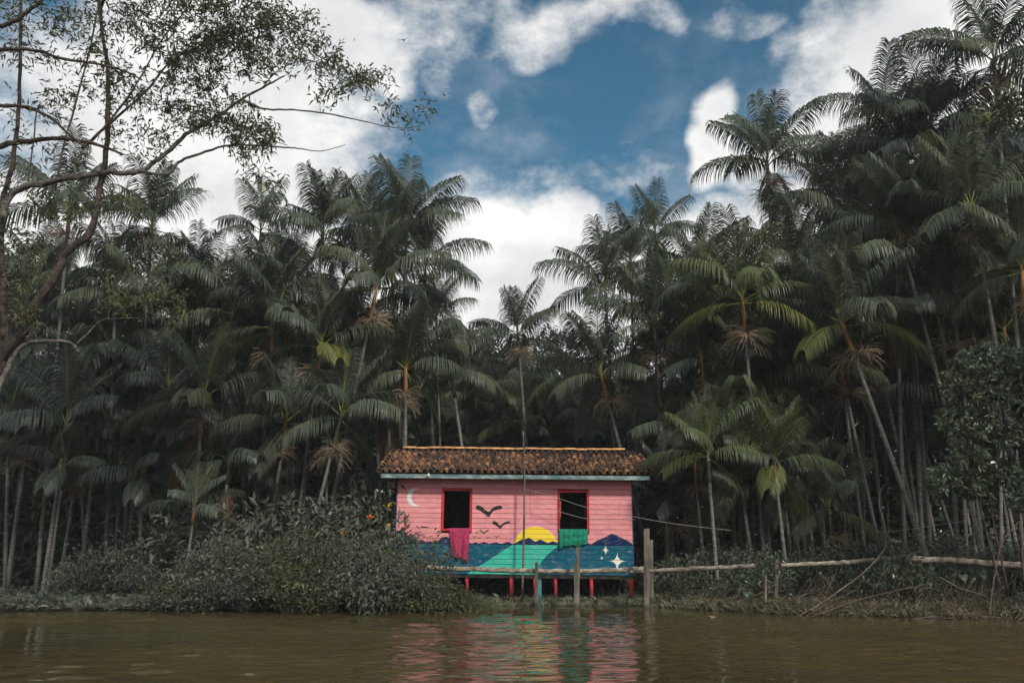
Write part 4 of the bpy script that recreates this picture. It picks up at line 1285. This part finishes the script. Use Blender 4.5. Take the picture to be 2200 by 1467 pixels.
def right_tree():
    r = random.Random(12); Y = 17.9
    limbs = []
    for (b0, b1, b2, w) in ((2150, 2095, 2050, 6), (2163, 2122, 2098, 5), (2203, 2190, 2185, 6)):
        limbs.append(([P(b0, 1262, Y), P((b0 + b1) / 2 - 6, 1130, Y), P(b1 - 10, 980, Y), P(b2 + 6, 850, Y), P(b2, 770, Y)], w * Y / 3600, 3 * Y / 3600, 0))
    cl = []
    for (u, v, ru, rv, n) in ((2105, 770, 40, 28, 20), (2175, 775, 40, 34, 24), (2060, 830, 38, 30, 20), (2130, 835, 50, 34, 26), (2195, 850, 36, 45, 20), (2045, 905, 26, 34, 14), (2105, 915, 48, 30, 24),
                              (2180, 935, 40, 34, 20), (2080, 975, 40, 22, 14), (2025, 1025, 32, 26, 18), (2085, 1040, 46, 22, 18), (2150, 1015, 44, 30, 20), (2195, 1070, 26, 30, 10), (2250, 900, 50, 150, 50), (2015, 1050, 20, 16, 6)):
        cl += blob(u, v, ru, rv, int(n * 2.6), Y - .7, Y + .8, r)
    b = P(2160, 1270, Y); b.z = ground_z(b.x, b.y)
    leafy_tree('small_tree', 'small round leaved tree on thin pale stems at the right bank', 'tree', b, limbs, cl, M_glossy_leaf, (M_bark_red,), 14, (.11, .17), .48, (12, 18), .12, .005, .12, .4)


right_tree()


def right_edge_tree():
    # big tree on the near bank just beyond the frame; its outer sprays reach in at the top right and its unseen crown is shaped to shade the right bank
    r = random.Random(71)
    b = Vector((15.8, 17.0, 0)); b.z = ground_z(b.x, b.y)
    top = b + Vector((-.6, -2.0, 8.5))
    limbs = [([b, b + Vector((-.2, -.5, 3)), b + Vector((-.5, -1.4, 6)), top], .26, .12, 1)]
    for k in range(7):
        a = k * .9; m = b.lerp(top, .55 + .06 * k)
        limbs.append(([m, m + Vector((math.cos(a) * 1.6, math.sin(a) * 1.6, 1.0)), m + Vector((math.cos(a) * 3.2, math.sin(a) * 3.4, 2.2))], .09, .025, 1))
    limbs.append(([b.lerp(top, .8), P(2330, 230, 17.2), P(2240, 215, 17.6), P(2160, 235, 17.9)], .07, .015, 1))
    cl = []
    while len(cl) < 620:
        p = Vector((r.uniform(-1, 1), r.uniform(-1, 1), r.uniform(-1, 1)))
        if p.length < 1: cl.append(Vector((15.2 + p.x * 3.0, 14.0 + p.y * 4.2, 9.3 + p.z * 4.0)))
    for (u, v, ru, rv, n) in ((2190, 225, 40, 40, 26), (2140, 250, 40, 30, 14), (2230, 300, 40, 60, 20)): cl += blob(u, v, ru, rv, n, 17.3, 18.2, r)
    leafy_tree('edge_tree', 'leafy twigs of a broadleaf tree reaching in at the upper right picture edge', 'tree', b, limbs, cl, M_tree_leaf, (M_bark, M_bark_red), 33, (.16, .26), .36, (12, 17), .34, .006, .2, .15)


right_edge_tree()


def far_trees():
    for i, (u, vt, vb, Y, lab) in enumerate(((1010, 720, 850, 44, 'dark broadleaf tree rising behind the slanting palm trunk over the roof'), (1195, 715, 850, 46, 'dark broadleaf tree just right of the lone slender palm'),
                                             (1330, 700, 850, 45, 'dark broadleaf tree behind the long low fronds over the roof'))):
        r = random.Random(50 + i); base = P(u, 1190, Y); base.z = ground_z(base.x, Y)
        top = P(u, vt, Y)
        limbs = [([base, base.lerp(top, .4), base.lerp(top, .75)], .22, .12, 0)]
        for k in range(6):
            a = k * 1.05; m = base.lerp(top, .7); limbs.append(([m, m + Vector((math.cos(a) * 1.2, math.sin(a) * 1.2, .6)), m + Vector((math.cos(a) * 2.3, math.sin(a) * 2.0, 1.0))], .09, .03, 0))
        cl = []
        for k in range(9): cl += blob(u + r.uniform(-75, 75), r.uniform(vt + 15, vb), 40, 22, 30, Y - 2, Y + 2, r)
        leafy_tree('broadleaf_tree', lab, 'tree', base, limbs, cl, M_far_leaf, (M_bark_red,), 60 + i, (.2, .32), .45, (12, 18), .35, .012, .2, .2, 'broadleaf trees behind the roof')


far_trees()


# ------------------------------------------------------------------ shrubs
def shrub_mesh(seed, h, w, n_stem, n_leaf, ll, lw, mat, flat=.55, hang=.1):
    """stems fanning out of a base with leaves along them; returns (stem mesh, leaf mesh)"""
    r = random.Random(seed); rs = np.random.RandomState(seed); st = MB(); LP, LD = [], []
    for i in range(n_stem):
        a = i * 2.4 + r.uniform(-.4, .4); q = math.sqrt((i + .5) / n_stem); reach = w * q * r.uniform(.8, 1.05); top = h * (1 - flat * q * q) * r.uniform(.75, 1.05)
        p0 = Vector((r.uniform(-.12, .12) * w, r.uniform(-.12, .12) * w, -.05)); p3 = Vector((math.cos(a) * reach, math.sin(a) * reach, top))
        m = p0.lerp(p3, .5) + Vector((0, 0, top * .2)); tip = p3 + Vector((math.cos(a) * .12 * w, math.sin(a) * .12 * w, -hang * h))
        path = smooth_path([p0, m, p3, tip], 4); st.tube(path, [.012 * (1 - .8 * k / len(path)) * (.6 + h * .3) for k in range(len(path))], 4, False)
        m_ = n_leaf // n_stem
        for k in range(m_):
            t = r.uniform(.06, 1) ** .75 * (len(path) - 1.001); j = int(t); p = path[j].lerp(path[j + 1], t - j); d = (path[j + 1] - path[j]).normalized()
            LP.append(tuple(p + Vector((r.gauss(0, 1), r.gauss(0, 1), r.gauss(0, .8))) * .19 * (.5 + .5 * w))); LD.append((d.x * .6 + r.gauss(0, .6), d.y * .6 + r.gauss(0, .6) - .15, d.z * .4 + r.gauss(0, .45)))
    n = len(LP); ln = rs.uniform(ll * .7, ll * 1.25, n)
    LS = rs.normal(size=(n, 3)); LS[:, 2] *= .4
    lf = MB().leaves(LP, LD, LS, ln, ln * lw * rs.uniform(.8, 1.2, n))
    return st.mesh('stems', M_twig), lf.mesh('foliage', mat)


BUSH = [shrub_mesh(100 + i, 1.75, 1.25, 36, 3600, .135, .36, M_bush_leaf, .66, .30) for i in range(4)]
BUSH += [shrub_mesh(110 + i, 1.9, 1.05, 20, 1500, .17, .34, M_bush_leaf, .5, .22) for i in range(2)] + [shrub_mesh(120 + i, 1.7, 1.2, 30, 2400, .12, .42, M_tree_leaf, .6, .25) for i in range(2)]
THICK = [shrub_mesh(140 + i, 1.5, .9, 22, 1500, .15, .34, M_bush_leaf, .45, .12) for i in range(3)]
GLOSS = [shrub_mesh(180 + i, 1.3, .8, 18, 1100, .13, .42, M_glossy_leaf, .45, .1) for i in range(3)]
SPRAY = [shrub_mesh(220 + i, 1.6, .6, 9, 330, .10, .42, M_tree_leaf, .35, .1) for i in range(2)]


def shrub(meshes, x, y, s, label, group, name='shrub', z=None, rz=None, r=random.Random(9)):
    st, lf = meshes[r.randrange(len(meshes))]
    zz = ground_z(x, y) if z is None else z
    root = empty(name, (x, y, zz), label, 'shrub', group); rz = r.uniform(0, 6.28) if rz is None else rz
    sc = s if not isinstance(s, (int, float)) else (s, s, s)
    tl = (r.uniform(-.22, .22), r.uniform(-.22, .22), rz)
    inst('stems', st, root, (0, 0, 0), tl, sc); inst('foliage', lf, root, (0, 0, 0), tl, sc)
    return root


rb = random.Random(41)
# the big bush left of the house: many rounded shrubs grown together
G1 = 'shrubs grown together beside the house'
for (u, Y, h, lab) in ((415, 20.3, .34, 'low outermost shrub of the waterside bush, nearest the dark bank'), (475, 20.0, .42, 'second shrub of the waterside bush counted from its dark outer end'),
                       (550, 19.7, .48, 'waterside shrub below the shaded palm trunks, third from the dark end'), (640, 19.6, .70, 'waterside shrub below the low wide palm, fourth from the dark end'),
                       (725, 19.6, .50, 'waterside shrub below the painted board fence'), (805, 19.8, .80, 'tall waterside shrub covering the lower left corner of the mural'),
                       (870, 19.9, .55, 'waterside shrub covering the painted lake below the moon'), (930, 20.0, .42, 'low waterside shrub under the pink towel'),
                       (985, 20.2, .28, 'lowest shrub at the house end of the waterside bush')):
    x = (u - 1100) / F_ * Y
    shrub(BUSH, x, Y, (1.0 if h > .6 else .75, .9, h), lab, G1, 'waterside_shrub', .02)
for i in range(10):
    u = 490 + 40 * i + rb.uniform(-15, 15); Y = rb.uniform(20.7, 21.6); x = (u - 1100) / F_ * Y
    shrub(BUSH, x, Y, (rb.uniform(.7, 1.0), .9, rb.uniform(.55, .98)), nth(i, 'shrub in the rear row of the big bush left of the house'), 'rear row of the waterside bush', 'waterside_shrub', .1)
for i, (u, Y, s) in enumerate(((430, 20.4, .6), (520, 20.6, .85), (590, 20.3, 1.0), (660, 20.8, 1.1), (705, 20.2, .95), (770, 20.7, 1.15), (835, 20.5, .9))):
    shrub(SPRAY, (u - 1100) / F_ * Y, Y, s, nth(i, 'thin leafy spray poking from the top of the waterside bush'), 'leafy sprays on the waterside bush', 'leafy_spray', .3)
for (u, Y, s, lab) in ((905, 20.6, .95, 'thin leafy spray reaching up before the painted mountains under the moon'), (960, 20.3, .78, 'thin leafy spray reaching up before the pink towel')):
    shrub(SPRAY, (u - 1100) / F_ * Y, Y, s, lab, 'leafy sprays before the mural', 'leafy_spray', .3)
for i in range(25):
    u = 190 + 27 * i + rb.uniform(-12, 12); Y = rb.uniform(22.3, 27) if u < 780 else rb.uniform(24, 27); x = (u - 1100) / F_ * Y
    shrub(THICK, x, Y, rb.uniform(.8, 1.9) if u > 350 else rb.uniform(.6, 1.0), nth(i, 'leafy undergrowth shrub between the palm trunks left of the house'), 'undergrowth left of the house')
for i in range(14):
    u = 820 + 42 * i + rb.uniform(-15, 15); Y = rb.uniform(29, 34); x = (u - 1100) / F_ * Y
    shrub(THICK, x, Y, rb.uniform(1.3, 2.3), nth(i, 'leafy shrub in the hollow behind the house'), 'shrubs behind the house')
for i in range(22):
    u = 1400 + 38 * i + rb.uniform(-15, 15); Y = rb.uniform(21.7, 24.5) if u < 1850 else rb.uniform(21.2, 23); x = (u - 1100) / F_ * Y
    shrub(THICK if rb.random() < .5 else GLOSS, x, Y, rb.uniform(.6, 1.05), nth(i, 'leafy undergrowth shrub between the palm trunks right of the house'), 'undergrowth right of the house')
for (u, Y, s, lab) in ((1450, 21.2, .42, 'grey leafed shrub under the log rail next to the tall weathered post'), (1530, 21.0, .45, 'grey leafed shrub under the log rail with yellow palm leaf above'), (1635, 20.6, .85, 'shrub hiding the end of the second log rail'),
                       (1740, 21.2, 1.1, 'tall leafy shrub growing over the mossy log rail between pale trunks'), (1835, 19.6, .62, 'bushy green shrub in front of the mossy log rail'), (1905, 19.3, .95, 'big green shrub hiding the joint of the mossy log'),
                       (1955, 19.2, .6, 'low green shrub at the foot of the leaning palm trunk'), (2070, 19.9, .4, 'low shrub in the dark under the thick pale log'), (2160, 18.2, .35, 'low green shrub at the foot of the small round leaved tree')):
    x = (u - 1100) / F_ * Y
    shrub(GLOSS, x, Y, s, lab, 'shrubs along the twiggy bank')


# small plants standing in the water at far left
for (u, Y, s, lab) in ((45, 18.8, .42, 'pale leafy plant standing in the water at the bottom left'), (205, 19.4, .22, 'tiny pale plant poking from the water right of the larger one')):
    x = (u - 1100) / F_ * Y
    shrub(SPRAY, x, Y, (s * 1.2, s * 1.2, s * .8), lab, 'plants in the water at left', 'water_plant', -.02)


# ------------------------------------------------------------------ grass, dry twigs, fallen branches
def grass():
    rs = np.random.RandomState(6); b = MB()
    n = 15000
    x = rs.uniform(-1.6, 4.4, n); d = rs.uniform(-.12, 2.2, n) ** 1.0
    P_, D_, S_, L_ = [], [], [], []
    for i in range(n):
        y = shore(x[i]) + d[i]; z = max(-.02, ground_z(x[i], y)); P_.append((x[i], y, z))
    D = rs.normal(size=(n, 3)) * .55; D[:, 2] = 1.0; S = rs.normal(size=(n, 3)); S[:, 2] = 0
    L = rs.uniform(.08, .19, n) * (1 + .7 * (rs.rand(n) > .9)) * np.where(d < .7, 1.1, .7)
    b.leaves(P_, D, S, L, rs.uniform(.014, .028, n), 0.1, .25)
    tag(b.build('grass', M_grass), 'short pale grass on the bank in front of the stilts', 'grass', kind='stuff')
    b = MB(); n = 9000
    x = rs.uniform(3.7, 10.5, n); d = rs.uniform(-.15, 1.9, n)
    Pq = [(a, shore(a) + c, max(-.02, ground_z(a, shore(a) + c))) for a, c in zip(x, d)]
    D = rs.normal(size=(n, 3)) * .5; D[:, 2] = 1.0; S = rs.normal(size=(n, 3)); S[:, 2] = 0
    L = rs.uniform(.12, .42, n) * (.6 + .7 * rs.rand(n))
    b.leaves(Pq, D, S, L, rs.uniform(.012, .026, n), .1, .35)
    tag(b.build('dry_grass', M_drygrass), 'rank half dry grass along the bank right of the house', 'grass', kind='stuff')
    b = MB(); n = 16000
    x = rs.uniform(-24, 24, n); yy = rs.uniform(.1, 16, n); Pq = [(a, shore(a) + c, ground_z(a, shore(a) + c)) for a, c in zip(x, yy)]
    D = rs.normal(size=(n, 3)) * .8; D[:, 2] = .7; S = rs.normal(size=(n, 3)); L = rs.uniform(.15, .4, n)
    b.leaves(Pq, D, S, L, L * rs.uniform(.15, .4, n), .1, .3)
    m = 5000; x = rs.uniform(-17, -5, m); Pq = [(a, shore(a) + c, max(.0, ground_z(a, shore(a) + c)) + .05) for a, c in zip(x, rs.uniform(-.5, .9, m))]
    D = rs.normal(size=(m, 3)) * .9; D[:, 1] -= .4; D[:, 2] = .5; L = rs.uniform(.15, .42, m)
    b.leaves(Pq, D, rs.normal(size=(m, 3)), L, L * rs.uniform(.12, .3, m), .1, .3)
    tag(b.build('ground_cover', M_bush_leaf), 'low weeds covering the bank under the palms', 'weeds', kind='stuff')


grass()


def dry_brush():
    r = random.Random(15); b = MB()
    for i in range(620):
        u = r.uniform(1400, 2230); t = r.random()
        Y = shore((u - 1100) / F_ * 18.5) + r.uniform(-.55, 1.3); x = (u - 1100) / F_ * Y
        L = r.uniform(.3, 1.1); a = r.uniform(0, 6.28); e = r.gauss(.12, .35) if r.random() < .75 else r.uniform(.6, 1.5)
        p = Vector((x, Y, max(.0, ground_z(x, Y)) + r.uniform(-.02, .12 + .25 * t * t))); d = Vector((math.cos(a) * math.cos(e), math.sin(a) * math.cos(e) * .6, math.sin(e))); pts = [p - d * L * .1]
        for s in range(3):
            p = p + d * L / 3; d = (d + Vector((r.gauss(0, .25), r.gauss(0, .25), r.gauss(-.1, .25)))).normalized(); pts.append(p)
        q = r.uniform(.003, .009); b.tube(pts, [q, q, q * .8, q * .4], 3, False)
    for i in range(160):      # thin upright stalks
        u = r.uniform(1405, 2200); Y = shore((u - 1100) / F_ * 18.5) + r.uniform(-.2, 1.2); x = (u - 1100) / F_ * Y
        p = Vector((x, Y, -.02)); L = r.uniform(.3, .9); b.tube([p, p + Vector((r.gauss(0, .08), 0, L * .5)), p + Vector((r.gauss(0, .2), r.gauss(0, .1), L))], [.006, .005, .002], 3, False)
    tag(b.build('dry_twigs', M_drytwig), 'tangle of dry brown twigs along the water edge on the right', 'twigs', kind='stuff')
    G = 'dead branches lying on the right bank'
    S = [([(1395, 1300), (1420, 1312), (1480, 1313), (1560, 1318)], 4, 'thin pale stick curving into the water beside the tall post'),
         ([(1480, 1240), (1560, 1250), (1600, 1280), (1690, 1305)], 6, 'dark bowed branch arching down to the water right of the tall post'),
         ([(1560, 1300), (1630, 1275), (1690, 1240)], 6, 'pale branch rising slantwise to the brown stub post'),
         ([(1540, 1322), (1570, 1314), (1610, 1318)], 9, 'short thick pale log lying in the water edge'),
         ([(1640, 1316), (1720, 1310), (1830, 1308)], 8, 'long straight pale log lying along the water edge'),
         ([(1710, 1327), (1780, 1285), (1870, 1215), (1905, 1160), (1888, 1075), (1900, 1040)], 7, 'long thin bent stem rising from the water through the green shrub'),
         ([(1725, 1328), (1790, 1290), (1850, 1262)], 6, 'dead branch lying parallel below the long bent stem'),
         ([(1745, 1325), (1840, 1290), (1960, 1262), (2020, 1268)], 6, 'long low dead branch sweeping towards the dark trunks'),
         ([(1760, 1230), (1785, 1260), (1810, 1310)], 5, 'slim pale stem standing at an angle between stub posts'),
         ([(2125, 1320), (2130, 1280), (2140, 1220), (2155, 1160), (2200, 1110)], 9, 'bent pale stem climbing past the thick log to the right edge'),
         ([(2020, 1240), (2060, 1262), (2115, 1280), (2130, 1300)], 6, 'thin arched branch in front of the heart shaped leaves'),
         ([(1880, 1310), (1920, 1270), (1990, 1255)], 6, 'short dead branch lying at the foot of the leaning palm'),
         ([(1960, 1330), (2040, 1322), (2200, 1318)], 7, 'pale log lying in the water edge near the right picture side')]
    for i, (pts, w, lab) in enumerate(S):
        Yb = shore((pts[0][0] - 1100) / F_ * 18.3) - .25
        q = []
        for j, (u, v) in enumerate(pts):
            Y = Yb + .12 * j
            q.append(P(u, v, Y))
        rod('fallen_branch', q, (w * .48 * Yb / 3600, w * .2 * Yb / 3600), M_drytwig, lab, 'branch', G, 6, .006, i)


dry_brush()


def heart_leaves():
    for (u, v, s, lab) in ((2062, 1236, 1.0, 'heart leaved plant in the dark under the thick pale log'), (2100, 1238, 1.15, 'larger heart leaved plant next to its twin under the thick log'), (1600, 1270, .8, 'grey heart leaved plant in the dry twigs by the dark bowed branch'), (1345, 1240, .7, 'broad leaved seedling standing before the last red stilt')):
        Y = 21.5 if u < 1400 else 19.0; c = P(u, v, Y); base = Vector((c.x, Y, ground_z(c.x, Y)))
        root = empty('leafy_plant', base, lab, 'plant', 'broad leaved plants on the bank'); r = random.Random(int(u))
        for k in range(4):
            a = k * 1.6 + r.uniform(-.3, .3); tip = Vector((math.cos(a) * .14 * s, math.sin(a) * .1 * s, c.z - base.z + r.uniform(-.12, .12) * s))
            MB().tube([(0, 0, 0), (tip.x * .3, tip.y * .3, tip.z * .6), tuple(tip)], [.008, .007, .005], 4).build('stalk', M_shaft_g, root, True)
            b = MB(); w = .11 * s; L = .2 * s; out = Vector((math.cos(a) * .6, math.sin(a) * .6 - .3, 0)).normalized(); sd = Vector((-out.y, out.x, 0)); dn = Vector((0, 0, -1))
            f = out * .45 + dn * .9
            pts = [tip, tip - f * L * .22 + sd * w * .55, tip + f * L * .1 + sd * w, tip + f * L * .55 + sd * w * .6, tip + f * L, tip + f * L * .55 - sd * w * .6, tip + f * L * .1 - sd * w, tip - f * L * .22 - sd * w * .55]
            b.v = [tuple(p + Vector((0, 0, .012 if i in (2, 3, 5, 6) else 0))) for i, p in enumerate(pts)]; b.f = [(0, 1, 2), (0, 2, 3), (0, 3, 4), (0, 4, 5), (0, 5, 6), (0, 6, 7)]
            o = b.build('leaf', M_glossy_leaf, root, True); so = o.modifiers.new('thickness', 'SOLIDIFY'); so.thickness = .003


heart_leaves()


def flowers():
    for (u, v, Y, lab, mat) in ((738, 1143, 21.0, 'cluster of orange flowers above the painted board fence', M_petal), (833, 1085, 22.3, 'upper yellow flower leaves beside the blue corner of the house', M_yellow), (832, 1128, 22.3, 'lower yellow flower leaves beside the blue corner of the house', M_yellow),
                                (796, 1110, 22.0, 'small orange yellow flower above the painted board fence corner', M_petal)):
        c = P(u, v, Y); root = empty('flower', (c.x, Y, ground_z(c.x, Y)), lab, 'flower', 'flowers left of the house'); r = random.Random(int(u + v)); o = root.location
        MB().tube([(0, 0, 0), (.03, 0, (c.z - o.z) * .5), (0, 0, c.z - o.z)], .006, 4).build('stem', M_shaft_g, root)
        for k in range(6):
            p = Vector((r.uniform(-.09, .09), r.uniform(-.05, .05), c.z - o.z + r.uniform(-.03, .04))); b = MB()
            b.leaves([tuple(p)] * 3, [(r.gauss(0, 1), -.5, r.gauss(0, .6)) for _ in range(3)], [(r.gauss(0, 1), 0, r.gauss(0, 1)) for _ in range(3)], [.06] * 3, [.035] * 3); b.build('petal', mat, root)


flowers()


def litter():
    b = MB(); r = random.Random(2); c = P(1526, 1326, 17.9); n = 6
    for j in range(n + 1):
        for i in range(n + 1):
            b.v.append(((i / n - .5) * .16, (j / n - .5) * .09, .03 + .03 * (1 - i / n) + r.uniform(-.015, .02)))
    for j in range(n):
        for i in range(n):
            k = j * (n + 1) + i; b.f.append((k, k + 1, k + n + 2, k + n + 1))
    o = b.build('plastic_scrap', M_broom); o.location = (c.x, 17.75, -.02); tag(o, 'pale crumpled plastic scrap floating by the twiggy bank', 'litter')
    so = o.modifiers.new('thickness', 'SOLIDIFY'); so.thickness = .006
    p = P(867, 87, 60); b = MB(); b.tube([(-.18, 0, -.02), (-.05, 0, 0), (.08, 0, .01), (.18, 0, 0)], [.01, .05, .045, .01], 6)
    b.v += [(-.06, .03, .03), (.06, .03, .03), (.02, .35, .16), (-.05, .55, .10), (-.06, -.03, .03), (.06, -.03, .03), (.02, -.35, .16), (-.05, -.55, .10)]
    k = len(b.v) - 8; b.f += [(k, k + 1, k + 2), (k, k + 2, k + 3), (k + 4, k + 6, k + 5), (k + 4, k + 7, k + 6)]
    o = b.build('bird', M_darkwood); o.location = p; o.rotation_euler = (0, 0, 1.2); tag(o, 'tiny dark bird flying high in front of the cloud', 'bird')


litter()

# ------------------------------------------------------------------ thin haze, added to lift the darkest tones
HAZE_DENSITY = 0.0007


def haze():
    m = bpy.data.materials.new('haze_air'); m.use_nodes = True; nt = m.node_tree; nt.nodes.clear()
    out = nt.nodes.new('ShaderNodeOutputMaterial'); v = nt.nodes.new('ShaderNodeVolumePrincipled')
    v.inputs['Color'].default_value = (.92, .95, 1.0, 1); v.inputs['Density'].default_value = HAZE_DENSITY
    nt.links.new(v.outputs[0], out.inputs['Volume'])
    tag(MB().box(-950, 950, -950, 950, -2.6, 33).build('haze', m), kind='stuff')


haze()
print('objects', len(bpy.data.objects), 'tris', sum(len(m.polygons) for m in bpy.data.meshes))
